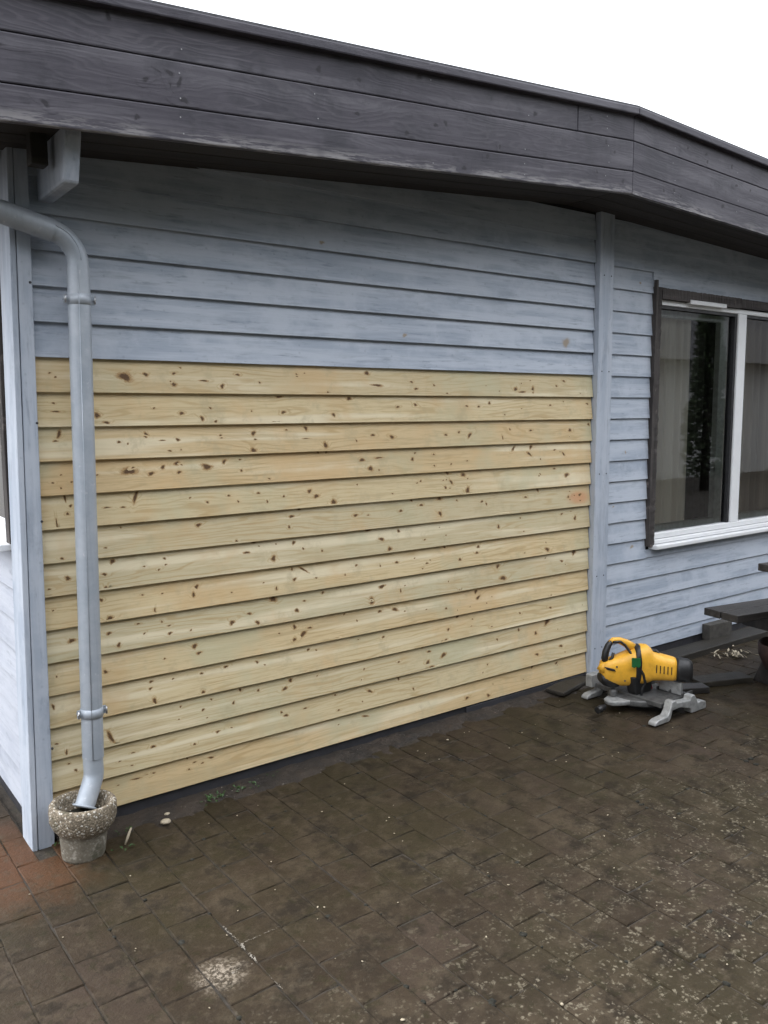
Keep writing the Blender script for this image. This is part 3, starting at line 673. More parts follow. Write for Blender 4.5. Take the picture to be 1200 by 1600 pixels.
# left wall cladding
for k in range(-14, 6):
    zb = ZT + PITCH * k
    y0, y1 = (0.094, 5.0) if (zb + 0.115 < 1.08 or zb > 2.24) else (1.40, 5.0)
    m = B(); prof = [(0.0178, 0.0), (0.0190, 0.0018), (0.0045, PITCH + .014), (-0.001, PITCH + .014), (0.0055, 0.0016)]
    n = 24; rings = []
    lo = max(zb, 0.085)
    for i in range(n + 1):
        y = y0 + (y1 - y0) * i / n
        rings.append([m.verts.new((-0.05 - px, y - y0, pz if not (pz < .01 and zb < .085) else pz - .03)) for px, pz in prof])
    for a, b in zip(rings, rings[1:]):
        for i in range(5): m.faces.new([a[i], a[(i + 1) % 5], b[(i + 1) % 5], b[i]])
    m.faces.new(rings[0]); m.faces.new(rings[-1][::-1]); bmesh.ops.recalc_face_normals(m, faces=m.faces[:])
    o = obj('painted_board', m, MAT['grey_y'], left_wall); o.location = (0, y0, zb)
m = B(); box(m, (-0.056, 0.095, -0.05), (-0.049, 5.0, 0.06)); obj('plinth_board', m, MAT['plinth'], house)

# left window (side wall)
lwin = obj('window', (lambda m: (box(m, (-0.088, LY0 + .002, LZ0 - .02), (-0.04, LY0 + .058, LZ1 + .05)), box(m, (-0.088, LY1 - .01, LZ0 - .02), (-0.04, LY1 + .045, LZ1 + .05)), box(m, (-0.086, LY0 + .058, LZ1 - .01), (-0.04, LY1 - .01, LZ1 + .05)), m)[-1])(B()), MAT['timber'], house, bevel=.003)
m = B(); box(m, (-0.062, LY0 + .06, LZ0 + .004), (-0.02, LY1 - .012, LZ0 + .055)); box(m, (-0.060, LY0 + .06, LZ1 - .07), (-0.02, LY1 - .012, LZ1 - .012)); box(m, (-0.060, LY0 + .062, LZ0 + .055), (-0.02, LY0 + .11, LZ1 - .07)); box(m, (-0.060, LY1 - .06, LZ0 + .055), (-0.02, LY1 - .014, LZ1 - .07)); box(m, (-0.060, 0.70, LZ0 + .055), (-0.02, 0.76, LZ1 - .07))
obj('frame', m, MAT['white'], lwin, bevel=.003)
m = B(); box(m, (-0.125, LY0 + .001, LZ0 - .022), (-0.03, LY1 + .02, LZ0 + .003)); obj('sill', m, MAT['white'], lwin, bevel=.004)
m = B(); v = [m.verts.new(p) for p in ((-0.04, LY0 + .1, LZ0 + .05), (-0.04, LY1 - .05, LZ0 + .05), (-0.04, LY1 - .05, LZ1 - .06), (-0.04, LY0 + .1, LZ1 - .06))]; m.faces.new(v); obj('pane', m, MAT['glass'], lwin)

# right window
def rough_bar(a, b, along, seed, amp=0.006):
    amp *= .45; m = B(); r = random.Random(seed); n = 60; rings = []
    for i in range(n + 1):
        t = i / n
        if along == 'z':
            z = a[2] + (b[2] - a[2]) * t
            ring = [(a[0], a[1]), (b[0], a[1]), (b[0], b[1]), (a[0], b[1])]
            rings.append([m.verts.new((x + r.uniform(-amp, amp) * .6, y + r.uniform(-amp, amp), z)) for x, y in ring])
        else:
            x = a[0] + (b[0] - a[0]) * t
            ring = [(a[1], a[2]), (b[1], a[2]), (b[1], b[2]), (a[1], b[2])]
            rings.append([m.verts.new((x, y + r.uniform(-amp, amp), z + r.uniform(-amp, amp) * .7)) for y, z in ring])
    for p, q in zip(rings, rings[1:]):
        for i in range(4): m.faces.new([p[i], p[(i + 1) % 4], q[(i + 1) % 4], q[i]])
    m.faces.new(rings[0][::-1]); m.faces.new(rings[-1]); bmesh.ops.recalc_face_normals(m, faces=m.faces[:])
    return m
win = obj('window', rough_bar((3.467, -0.030, 0.735), (3.511, 0.03, 2.262), 'z', 3), MAT['timber'], house)
obj('surround_board', rough_bar((3.450, -0.034, 0.74), (3.468, -0.002, 2.30), 'z', 6, .003), MAT['timber'], win)
obj('surround_board', rough_bar((3.521, -0.026, 2.200), (4.36, 0.03, 2.262), 'x', 4, .004), MAT['timber_x'], win)
obj('surround_board', rough_bar((4.363, -0.020, 2.204), (5.40, 0.03, 2.258), 'x', 8, .004), MAT['timber_x'], win)
obj('surround_board', rough_bar((5.38, -0.030, 0.735), (5.445, 0.03, 2.262), 'z', 5), MAT['timber'], win)
m = B()
box(m, (3.522, 0.000, 2.168), (5.378, 0.07, 2.199))                        # head
box(m, (4.378, -0.004, 0.806), (4.472, 0.07, 2.168))                       # mullion
box(m, (3.508, 0.000, 0.806), (3.545, 0.07, 2.168)); box(m, (5.33, 0.0, 0.806), (5.378, 0.07, 2.168))
box(m, (3.522, -0.004, 0.772), (5.378, 0.07, 0.806)); 
obj('frame', m, MAT['white'], win, bevel=.004)
m = B(); box(m, (3.522, -0.026, 0.746), (5.378, 0.05, 0.7690)); obj('lower_rail', m, MAT['white'], win, bevel=.003)
m = B(); box(m, (3.500, -0.060, 0.716), (5.40, 0.05, 0.7425)); obj('sill', m, MAT['white'], win, bevel=.005)
m = B(); box(m, (3.80, -0.030, 2.187), (4.19, -0.0005, 2.213)); obj('trickle_vent', m, MAT['white'], win, bevel=.004)
m = B(); box(m, (4.352, 0.008, 0.8065), (4.3775, 0.05, 2.1675)); box(m, (4.4725, 0.008, 0.8065), (4.492, 0.05, 2.1675)); box(m, (3.545, 0.008, 2.150), (4.352, 0.05, 2.1675)); box(m, (4.492, 0.008, 2.150), (5.33, 0.05, 2.1675))
obj('gasket', m, MAT['gasket'], win)
m = B(); box(m, (4.262, 0.052, 0.84), (4.345, 0.09, 2.12)); box(m, (3.56, 0.052, 0.8065), (4.345, 0.09, 0.845)); box(m, (4.50, 0.052, 0.8065), (5.32, 0.09, 0.845)); box(m, (3.56, 0.052, 2.11), (4.345, 0.09, 2.15))
obj('inner_sash', m, MAT['sash'], win, bevel=.003)
for x0, x1 in ((3.545, 4.352), (4.492, 5.33)):
    m = B(); m.faces.new([m.verts.new(p) for p in ((x0, .03, .806), (x1, .03, .806), (x1, .03, 2.155), (x0, .03, 2.155))]); obj('pane', m, MAT['glass'], win)

# roof
roof = empty('roof', (0, 0, 0)); roof.parent = house
def sloped(name, x0, x1, y0, y1, h0, h1, mat, bev=0.003, knots=(), worn=False, parent=roof, endcut=(True, True)):
    s = 0.0737 if x1 <= RX + .01 else -0.040; a = math.atan(s); L = (x1 - x0) / math.cos(a)
    m = B(); lay = knot_layer(m); wl = m.verts.layers.float.new('worn')
    n = max(1, int(L / 0.3)); H0, H1 = h0 * math.cos(a), h1 * math.cos(a); rings = []
    for i in range(n + 1):
        t = i / n; ring = []
        for y, h in ((y0, H0), (y1, H0), (y1, H1), (y0, (H0 + H1) / 2), (y0, H1))[:]:
            pass
        for y, h, w in ((y0, H0, 1.0), (y1, H0, 1.0), (y1, H1, 0.0), (y0, H1, 0.0), (y0, H0 + (H1 - H0) * .45, 0.0)):
            v = m.verts.new((L * t + h * math.tan(a), y - y0, h - H0)); v[wl] = w if worn else 0.0; ring.append(v)
        rings.append(ring)
    for p, q in zip(rings, rings[1:]):
        for i in range(5): m.faces.new([p[i], p[(i + 1) % 5], q[(i + 1) % 5], q[i]])
    m.faces.new(rings[0]); m.faces.new(rings[-1][::-1]); bmesh.ops.recalc_face_normals(m, faces=m.faces[:])
    for qi, (kx, kz, w, h, an) in enumerate(knots):
        add_knot(m, lay, kx, kz, w, h, an, .004, (H1 - H0) - .004, lambda z, qi=qi: -0.0005 - .00003 * qi, int(x0 * 99) + qi + int(h0 * 999), .01, L - .01)
    o = obj(name, m, mat, parent, bevel=bev)
    o.location = (x0 , y0, eave(x0) + H0 * math.cos(a) + 0); o.rotation_euler = (0, -a, 0)
    # local +z tilts with the board; put the origin so that height h0 is measured straight up from the eave line
    o.location = Vector((x0, y0, eave(x0))) + Vector((-math.sin(a) * H0, 0, math.cos(a) * H0))
    return o
FY0, FY1 = -0.420, -0.397
XL, XR = -0.56, 7.2
fr = random.Random(3)
def fk(L, hh, n): return [(fr.uniform(.05, L - .05), fr.uniform(.02, hh - .015), fr.uniform(.010, .022), fr.uniform(.012, .024), fr.uniform(-40, 40)) for _ in range(n)]
rows = [(0.0, 0.1032), (0.1061, 0.2440), (0.2469, 0.3638)]
for ri, (h0, h1) in enumerate(rows):
    off = (0.0, 0.0015, 0.003)[ri]
    segs = [(XL, RX), (RX, XR)] if ri < 2 else [(XL, 2.29), (2.293, RX), (RX, XR)]
    for x0, x1 in segs:
        L = x1 - x0; ks = fk(L, h1 - h0, max(1, int(L * 2.6)))
        if ri == 1 and x0 == XL: ks += [(0.935, .045, .016, .045, -35), (0.965, .022, .024, .02, 0), (0.925, .098, .026, .016, 10), (0.955, .075, .014, .03, 30), (0.40, .10, .05, .010, 0)]
        sloped('fascia_board', x0, x1, FY0 + off, FY1, h0, h1, MAT['fascia'], .0045, ks, ri == 0)
for x0, x1 in ((XL, RX), (RX, XR)):
    sloped('roof_edge_trim', x0, x1, -0.447, -0.395, 0.358, 0.393, MAT['fascia'], .006)
    sloped('roof_felt', x0 - 0.0, x1, -0.439, 5.6, 0.3933, 0.402, MAT['felt'], 0)
    sloped('roof_deck', x0, x1, -0.394, 5.5, 0.316, 0.356, MAT['dark'], 0)
for k in range(4):
    y0 = -0.395 + 0.0992 * k
    for x0, x1 in ((XL, RX), (RX, XR)):
        sloped('soffit_board', x0, x1, y0, y0 + 0.0955, 0.028 + .001 * (k % 2), 0.046, MAT['soffit'], .003)
sloped('soffit_backing', XL, RX, -0.395, 0.0, 0.05, 0.06, MAT['dark'], 0); sloped('soffit_backing', RX, XR, -0.395, 0.0, 0.05, 0.06, MAT['dark'], 0)
m = B(); box(m, (XL, -0.396, 2.35), (XL + .022, 5.5, 2.70)); obj('side_fascia', m, MAT['fascia'], roof, bevel=.004)
m = B(); box(m, (XL + .03, 0.03, 2.39), (-0.08, 5.4, 2.41)); obj('side_soffit', m, MAT['soffit'], roof)
m = B()
prism(m, [(0.034, -0.360, 2.56), (0.034, -0.345, 2.40), (0.034, -0.300, 2.266), (0.034, -0.0, 2.262), (0.034, 0.0, 2.56)], (0.052, 0, 0))
bmesh.ops.recalc_face_normals(m, faces=m.faces[:])
obj('roof_beam', m, MAT['grey_z'], roof, bevel=.010)
m = B(); box(m, (-0.040, -0.24, 2.325), (0.012, -0.185, 2.56)); obj('bracket_block', m, MAT['plank'], roof, bevel=.004)
# nails along the fascia
m = B(); nr = random.Random(9)
for x in (0.39, 0.89, 1.43, 1.96, 2.50, 3.02, 3.6):
    for h in (0.03, 0.074, 0.131, 0.21, 0.278, 0.332):
        if nr.random() < .35: continue
        X = x + nr.uniform(-.012, .012); Z = eave(X) + h + nr.uniform(-.008, .008)
        vs = [m.verts.new((X + .0026 * math.cos(q * math.pi / 4), -0.4212, Z + .0026 * math.sin(q * math.pi / 4))) for q in range(8)]
        m.faces.new(vs[::-1] if False else vs)
obj('nail', m, MAT['nail'], roof, kind='stuff')

# curtains behind the panes, and an added dark sheet in the gap
def curtain(name, x0, x1, y, z0, z1, folds, amp, mat, label, seed):
    m = B(); r = random.Random(seed); n = folds * 10; nz = 8; vv = []
    for j in range(nz + 1):
        row = []
        for i in range(n + 1):
            t = i / n; a = amp * (0.7 + 0.5 * j / nz)
            row.append(m.verts.new((x0 + (x1 - x0) * t, y + a * math.sin(2 * math.pi * folds * t + 0.7 * math.sin(5 * t + seed)) + a * .4 * math.sin(2 * math.pi * folds * 2.3 * t + seed) , z1 + (z0 - z1) * j / nz)))
        vv.append(row)
    for j in range(nz):
        for i in range(n): m.faces.new([vv[j][i], vv[j][i + 1], vv[j + 1][i + 1], vv[j + 1][i]]).smooth = True
    o = obj(name, m, MAT[mat]); setp(o, label, 'curtain'); 
    sm = o.modifiers.new('thick', 'SOLIDIFY'); sm.thickness = 0.002
    return o
curtain('curtain', 3.60, 4.00, 0.105, 0.35, 2.38, 5, 0.016, 'curtain', 'pale beige curtain gathered at the left of the window', 1)
curtain('curtain', 4.01, 4.46, 0.17, 0.35, 2.38, 5, 0.018, 'gap_dark', 'dark drape hanging between the beige curtain and the white mullion', 5)  # added sheet: near-black colour stands in for the dark mirrored tree here
curtain('curtain', 4.58, 5.50, 0.115, 0.35, 2.38, 10, 0.018, 'curtain2', 'taupe curtain drawn across the right-hand pane', 3)

# ---------------------------------------------------------------- downpipe
def arc(p0, p1, p2, rad, n=10):
    a = (Vector(p0) - Vector(p1)).normalized(); b = (Vector(p2) - Vector(p1)).normalized(); p1 = Vector(p1)
    ang = a.angle(b); d = rad / math.tan(ang / 2); c = p1 + (a + b).normalized() * (rad / math.sin(ang / 2))
    s, e = p1 + a * d - c, p1 + b * d - c
    return [c + s.slerp(e, t / n) if False else c + (s * math.sin((1 - t / n) * s.angle(e)) + e * math.sin(t / n * s.angle(e))) / math.sin(s.angle(e)) for t in range(n + 1)]
PYC = -0.103
P_top, P_bot = Vector((0.131, PYC, 2.045)), Vector((0.1020, PYC, 0.318))
pipe = empty('downpipe', (0.11, PYC, 0.2), 'grey zinc downpipe bending round the house corner into the stone pot', 'downpipe')
def padd(name, m, mat, smooth=False, bevel=0, label=None):
    for v in m.verts: v.co -= pipe.location
    return obj(name, m, mat, pipe, smooth, bevel, label=label)
RP = 0.0375
m = B(); tube(m, [P_bot, P_top], [RP, RP], 28, False); tube(m, [P_top, P_bot], [RP - .002, RP - .002], 28, False); padd('pipe', m, MAT['zinc'])
# raised seam of the straight length
m = B(); tube(m, [P_bot + Vector((-.012, -RP + .001, 0)), P_top + Vector((-.012, -RP + .001, 0))], .0016, 6); padd('seam', m, MAT['zinc'])
corner = Vector((0.133, PYC, 2.165)); far = Vector((-0.47, PYC + .01, 2.292))
knee = arc(far, corner + Vector((0, 0, -0.03)), P_top, 0.105, 12)
jd = (far - knee[0]).normalized()
m = B(); tube(m, [knee[0] + jd * .035] + knee + [P_top - Vector((0, 0, .03))], RP - .003, 28, False); padd('elbow', m, MAT['zinc'])
m = B()
for a, b in zip(knee, knee[1:]): pass
tube(m, [p + Vector((0.0, -(RP - .0035), 0.012)) for p in knee], .0018, 6); padd('seam', m, MAT['zinc'])
m = B(); tube(m, [far, knee[0] + jd * .0], RP, 28, False); padd('offset_pipe', m, MAT['zinc'])
sh = [P_bot + Vector((0, 0, .03)), P_bot + Vector((-.001, 0, -.02))] + arc(P_bot + Vector((-.001, 0, -.02)), Vector((0.101, -0.105, 0.248)), Vector((0.053, -0.137, 0.155)), 0.075, 8) + [Vector((0.053, -0.137, 0.155))]
m = B(); tube(m, sh, RP - .0025, 28, False); padd('outlet_shoe', m, MAT['zinc'])
dd = (sh[-1] - sh[-2]).normalized()
m = B(); tube(m, [sh[-1] - dd * .006, sh[-1] - dd * .003, sh[-1] + dd * .001, sh[-1] + dd * .004], [RP - .002, RP + .006, RP + .006, RP - .002], 28, False); padd('outlet_rim', m, MAT['zinc'])
for z, nm in ((1.936, 'a'), (0.486, 'b')):
    c = P_bot.lerp(P_top, (z - P_bot.z) / (P_top.z - P_bot.z))
    m = B(); tube(m, [c + Vector((0, 0, -.017)), c + Vector((0, 0, -.0165)), c + Vector((0, 0, .0165)), c + Vector((0, 0, .017))], [RP, RP + .0022, RP + .0022, RP], 28, False)
    for s in (-1, 1):
        box(m, (c.x + s * (RP + .001) - .001 if s > 0 else c.x - RP - .014, c.y - .004, c.z - .014), (c.x + RP + .014 if s > 0 else c.x - RP, c.y + .004, c.z + .014))
    tube(m, [c + Vector((0, RP, 0)), Vector((c.x, 0.0, c.z))], .006, 8)
    br = padd('pipe_bracket', m, MAT['zinc'])
    for s in (-1, 1):
        m = B(); x = c.x + s * (RP + .0115)
        tube(m, [Vector((x, c.y - .016, c.z)), Vector((x, c.y + .012, c.z))], .004, 8)
        tube(m, [Vector((x, c.y - .013, c.z - .013)), Vector((x, c.y - .013, c.z + .013))], .0032, 8)
        for v in m.verts: v.co -= pipe.location
        obj('bracket_bolt', m, MAT['steel'], br)

# ---------------------------------------------------------------- stone pot under the outlet
PC = (0.031, -0.172, gz(0) - 0.004)
pot = obj('stone_pot', (lambda m: (lathe(m, [(0.001, 0.0), (0.071, 0.0), (0.074, 0.012), (0.080, 0.082), (0.083, 0.092), (0.090, 0.100), (0.104, 0.118), (0.112, 0.142), (0.114, 0.170), (0.112, 0.192), (0.106, 0.199), (0.096, 0.199), (0.090, 0.192), (0.086, 0.165), (0.078, 0.14), (0.001, 0.138)], n=56), m)[-1])(B()), MAT['pot'])
pot.location = PC; pot.rotation_euler = (math.radians(-1), math.radians(2.5), 0)
for v in pot.data.vertices:
    n_ = mnoise.noise(v.co * 60) * .0025; v.co += Vector((v.co.x, v.co.y, 0)).normalized() * n_ if v.co.x or v.co.y else Vector()
setp(pot, 'round exposed-aggregate stone pot catching the downpipe outlet', 'pot')
m = B(); r_ = random.Random(2)
vv = [m.verts.new((0.079 * math.cos(a) * q, 0.079 * math.sin(a) * q, 0.146 + r_.uniform(-.006, .006))) for q in (0.5, 1.0) for a in [2 * math.pi * i / 16 for i in range(16)]]
c0 = m.verts.new((0, 0, .146))
for i in range(16):
    m.faces.new([c0, vv[i], vv[(i + 1) % 16]]); m.faces.new([vv[i], vv[16 + i], vv[16 + (i + 1) % 16], vv[(i + 1) % 16]])
obj('potting_soil', m, MAT['moss'], pot)

# ---------------------------------------------------------------- mitre saw
SX, SY = 2.80, -0.45; sg = gz(2.8) + 0.004
saw = empty('mitre_saw', (SX, SY, sg), 'yellow corded mitre saw standing on the wet paving beside the middle post', 'saw')
def sadd(name, m, mat, bevel=0, smooth=False, label=None, parent=None):
    for v in m.verts: v.co -= Vector((SX, SY, 0))
    for v in m.verts: v.co.z -= sg
    bmesh.ops.recalc_face_normals(m, faces=m.faces[:])
    return obj(name, m, mat, parent or saw, smooth, bevel, label=label)
G = sg
# base casting: two end brackets with arched feet joined by a ribbed bed
def end_bracket(y, ty, x0, x1, s):
    m = B(); h = 0.074
    pts = [(x0, 0), (x0 + .115, 0), (x0 + .128, .016), (x0 + .140, .050), (x0 + .205, .052), (x1 - .135, .026), (x1 - .125, 0), (x1, 0), (x1 + .004, .014), (x1 - .004, .040), (x1 - .05, .050), (x1 - .075, .046), (x1 - .085, .068), (x1 - .105, .094), (x1 - .135, .092), (x1 - .140, .072), (x0 + .175, .083), (x0 + .160, .098), (x0 + .135, .096), (x0 + .118, .050), (x0 + .10, .030), (x0 + .03, .026), (x0 + .004, .016)]
    n = len(pts)
    lo = [m.verts.new((x, y, G + z)) for x, z in pts]; hi = [m.verts.new((x, y + ty, G + z)) for x, z in pts]
    for i in range(n): m.faces.new([lo[i], lo[(i + 1) % n], hi[(i + 1) % n], hi[i]])
    m.faces.new(lo); m.faces.new(hi)
    return m
base = sadd('base', (lambda m: (lathe(m, [(0.001, .030), (.150, .030), (.156, .036), (.156, .058), (.150, .064), (.001, .064)], (2.815, -0.455, G), 40), box(m, (2.72, -0.66, G + .05), (2.90, -0.25, G + .074)), m)[-1])(B()), MAT['cast_dark'], .003)
sadd('end_foot', end_bracket(-0.715, 0.045, 2.600, 3.030, 1), MAT['cast'], .005)
sadd('end_foot', end_bracket(-0.262, 0.045, 2.645, 2.985, 1), MAT['cast'], .005)
m = B()
for i in range(5):
    box(m, (2.90, -0.66 + i * .075, G + .066), (2.99, -0.653 + i * .075, G + .088))
box(m, (2.90, -0.665, G + .05), (2.995, -0.27, G + .067)); sadd('bed', m, MAT['cast_dark'], .002)
# fence: upright plates standing behind the table on both sides of the blade
m = B(); box(m, (2.915, -0.64, G + .070), (2.935, -0.50, G + .135)); sadd('fence', m, MAT['cast'], .004); m = B(); box(m, (2.915, -0.40, G + .070), (2.935, -0.23, G + .135)); sadd('fence', m, MAT['cast'], .004)
m = B(); box(m, (2.70, -0.245, G + .05), (2.86, -0.20, G + .118)); sadd('side_fence', m, MAT['cast'], .005)
# table arm with the mitre knob towards the operator
m = B(); ptsa = [(2.71, -0.525), (2.635, -0.505), (2.585, -0.478), (2.572, -0.44), (2.59, -0.408), (2.64, -0.392), (2.72, -0.385)]
hexa(m, [Vector((x + .008, y, G + .036)) for x, y in ptsa], [Vector((x, y, G + .062)) for x, y in ptsa]); sadd('table_arm', m, MAT['cast'], .008)
m = B(); tube(m, [Vector((2.56, -.445, G + .036)), Vector((2.52, -.447, G + .032)), Vector((2.495, -.448, G + .03))], [.010, .019, .017], 16); sadd('mitre_knob', m, MAT['black'])
m = B(); lathe(m, [(.001, .098), (.016, .098), (.022, .088), (.022, .066)], (2.66, -0.415, G), 20); sadd('detent_dial', m, MAT['cast_dark'])
# blade, guard, pivot
m = B(); 
bl = [Vector((2.79 + .090 * math.cos(2 * math.pi * i / 36) * (1 if i % 2 else .94), -0.462, G + .168 + .090 * math.sin(2 * math.pi * i / 36) * (1 if i % 2 else .94))) for i in range(36)]
prism(m, bl, (0, .003, 0)); sadd('saw_blade', m, MAT['steel'])
m = B(); prism(m, [Vector((2.705, -.500, G + z0)) if False else Vector((x, -.505, G + z0)) for x, z0 in ((2.705, .17), (2.728, .085), (2.755, .036), (2.812, .016), (2.842, .022), (2.855, .065), (2.872, .17))], (0, .055, 0)); sadd('blade_guard', m, MAT['black'], .006)
m = B(); prism(m, [Vector((x, -.49, G + z0)) for x, z0 in ((2.845, .035), (2.875, .045), (2.892, .075), (2.876, .115), (2.850, .135))], (0, .03, 0)); sadd('guard_lever', m, MAT['red'], .004)
m = B(); prism(m, [Vector((x, -.41, G + z0)) for x, z0 in ((2.88, .06), (2.99, .06), (3.00, .12), (2.96, .19), (2.90, .20))], (0, .07, 0)); sadd('pivot_column', m, MAT['cast_dark'], .008)
m = B(); tube(m, [Vector((2.97, -.36, G + .155)), Vector((3.13, -.30, G + .165))], .020, 14); tube(m, [Vector((3.12, -.303, G + .165)), Vector((3.15, -.293, G + .166))], .026, 14); sadd('dust_spout', m, MAT['cast'], .0)
# motor housing
m = B()
loft(m, [((2.612, -.370, G + .192), .020, .030), ((2.622, -.374, G + .192), .040, .055), ((2.66, -.391, G + .190), .052, .068), ((2.705, -.412, G + .192), .060, .080), ((2.745, -.434, G + .200), .064, .090), ((2.772, -.452, G + .212), .066, .098), ((2.785, -.462, G + .218), .068, .102), ((2.800, -.476, G + .222), .068, .102), ((2.818, -.496, G + .224), .066, .098), ((2.832, -.511, G + .220), .062, .086), ((2.840, -.520, G + .214), .058, .074), ((2.870, -.554, G + .210), .056, .066), ((2.905, -.593, G + .204), .053, .060), ((2.915, -.604, G + .203), .050, .056)], 28, 3.1)
body = sadd('motor_housing', m, MAT['yellow'])
m = B(); loft(m, [((2.770, -.4505, G + .213), .068, .101), ((2.775, -.4545, G + .215), .0715, .104), ((2.787, -.4640, G + .219), .0715, .1055), ((2.792, -.468, G + .220), .069, .103)], 28, 2.75); sadd('housing_band', m, MAT['black'])
m = B(); loft(m, [((2.915, -.604, G + .203), .054, .060), ((2.925, -.615, G + .202), .057, .063), ((2.955, -.648, G + .197), .056, .061), ((2.968, -.662, G + .195), .048, .052)], 24, 2.2); cap_ = sadd('end_cap', m, MAT['black'])
d_ = Vector((.67, -.74, 0)).normalized(); s_ = Vector((-d_.y, d_.x, 0)); c_ = Vector((2.968, -.662, G + .197)) + d_ * .001
m = B(); prism(m, [c_ + s_ * a + Vector((0, 0, b)) for a, b in ((-.026, -.006), (.026, -.006), (.026, .010), (-.026, .010))], d_ * .002); sadd('rating_label', m, MAT['label'], 0, parent=cap_)
# nose and D-handle
m = B(); loft(m, [((2.606, -.368, G + .160), .026, .022), ((2.626, -.377, G + .146), .040, .030), ((2.665, -.395, G + .128), .044, .026), ((2.69, -.406, G + .120), .036, .014)], 18, 2.6); sadd('nose_pad', m, MAT['black'])
m = B(); tube(m, [Vector((2.630, -.384, G + .236)), Vector((2.624, -.383, G + .262)), Vector((2.630, -.385, G + .296)), Vector((2.644, -.388, G + .326)), Vector((2.660, -.391, G + .344))], [.014, .018, .018, .0165, .013], 16); sadd('grip', m, MAT['black'])
m = B(); tube(m, [Vector((2.650, -.389, G + .338)), Vector((2.675, -.394, G + .349)), Vector((2.71, -.405, G + .345)), Vector((2.745, -.421, G + .328)), Vector((2.775, -.440, G + .300))], [.012, .015, .017, .021, .028], 16); sadd('handle_bow', m, MAT['yellow'])
m = B(); tube(m, [Vector((2.618, -.376, G + .195)), Vector((2.624, -.381, G + .222)), Vector((2.630, -.384, G + .244))], [.030, .024, .015], 16); sadd('handle_root', m, MAT['yellow'])
m = B(); tube(m, [Vector((2.664, -.406, G + .288)), Vector((2.658, -.405, G + .262)), Vector((2.642, -.400, G + .248))], .008, 10); sadd('trigger', m, MAT['black'])
m = B(); cpts = [(2.655, -.412, .346), (2.695, -.424, .345), (2.718, -.436, .325), (2.730, -.452, .298), (2.736, -.484, .262), (2.742, -.508, .225), (2.755, -.526, .185), (2.768, -.530, .14), (2.76, -.52, .11), (2.75, -.52, .06)]
tube(m, [Vector((x, y, G + z)) for x, y, z in cpts], .0068, 10); sadd('power_cord', m, MAT['black'])
# black switch block, cooling slots, cover screws and dark grip pads on the housing
ax = Vector((.67, -.742, 0)).normalized(); sd_ = Vector((-.742, -.67, 0))
def on_body(c, dz, hw, off=0.0015): return Vector((c[0], c[1], G + c[2] + dz)) + sd_ * (hw + off)
m = B(); c0 = Vector((2.845, -.524, G + .286)); prism(m, [c0 + ax * a + Vector((0, 0, z)) for a, z in ((-.028, -.02), (.026, -.022), (.026, -.004), (.010, .006), (-.018, .008))], sd_ * -.045); sadd('switch_block', m, MAT['black'], .002)
for i in range(5):
    t = i / 4; c = Vector((2.848 + .050 * t, -.530 - .055 * t, G + .214 - .008 * t)); hw = .0575 - .004 * t
    m = B(); p = c + sd_ * (hw - .004); prism(m, [p + ax * a + Vector((0, 0, z)) for a, z in ((-.0022, -.020), (.0022, -.020), (.0022, .020), (-.0022, .020))], sd_ * .0055); sadd('cooling_slot', m, MAT['black'])
for (cx, cy, cz, hw) in ((2.69, -.405, .225, .057), (2.73, -.426, .150, .060), (2.80, -.476, .290, .055), (2.812, -.490, .150, .058)):
    p = Vector((cx, cy, G + cz)) + sd_ * (hw - .004); m = B(); tube(m, [p, p + sd_ * .0065], .0048, 10); sadd('cover_screw', m, MAT['cast_dark'])
m = B(); p = Vector((2.655, -.390, G + .205)) + sd_ * .046; prism(m, [p + ax * a + Vector((0, 0, z)) for a, z in ((-.030, .020), (.022, .010), (.030, -.002), (-.012, .004))], sd_ * .008); sadd('side_trim', m, MAT['black'], .002)
m = B(); q = [Vector((x, y, G + z)) for x, y, z in ((2.690, -.500, .278), (2.724, -.526, .276), (2.728, -.528, .238), (2.720, -.521, .226), (2.711, -.514, .233), (2.703, -.507, .224), (2.692, -.500, .231))]
prism(m, q, Vector((-.008, -.012, 0)) * .3); sadd('hang_tag', m, MAT['green'])

# ---------------------------------------------------------------- picnic table at the right
tb = empty('picnic_table', (3.31, -0.505, gz(3.4)), 'black wet picnic table with attached benches at the right edge by the wall', 'table', rot=(0, 0, math.radians(-10)))
def tadd(name, a, b, mat='bench', bev=.004):
    m = B(); c = [(a[i] + b[i]) / 2 for i in range(3)]
    box(m, [a[i] - c[i] for i in range(3)], [b[i] - c[i] for i in range(3)])
    o = obj(name, m, MAT[mat], tb, bevel=bev); o.location = c; return o
for i in range(2): tadd('bench_board', (0.0 + .004 * i, -0.107 - .112 * i, .408), (1.75, -.0 - .112 * i, .448))
for i in range(6): tadd('table_board', (0.092 + .003 * (i % 2), -0.258 - .115 * (i + 1) + .004, .690), (1.66, -0.258 - .115 * i, .728))
for i in range(2): tadd('bench_board', (0.0, -1.12 - .112 * i, .408), (1.75, -1.013 - .112 * i, .448))
for x in (0.30, 1.40):
    tadd('bench_bearer', (x, -1.22, .318), (x + .045, -.005, .4065))
    tadd('top_bearer', (x, -0.93, .60), (x + .045, -.275, .6885))
    for s in (-1, 1):
        m = B(); cy = -0.605; y_t, y_b = cy + s * .22, cy + s * .50
        prism(m, [(x + .046, y_t - .05, .685), (x + .046, y_t + .05, .685), (x + .046, y_b + .05, 0.0), (x + .046, y_b - .05, 0.0)], (.045, 0, 0)); bmesh.ops.recalc_face_normals(m, faces=m.faces[:])
        obj('leg', m, MAT['bench'], tb, bevel=.003)

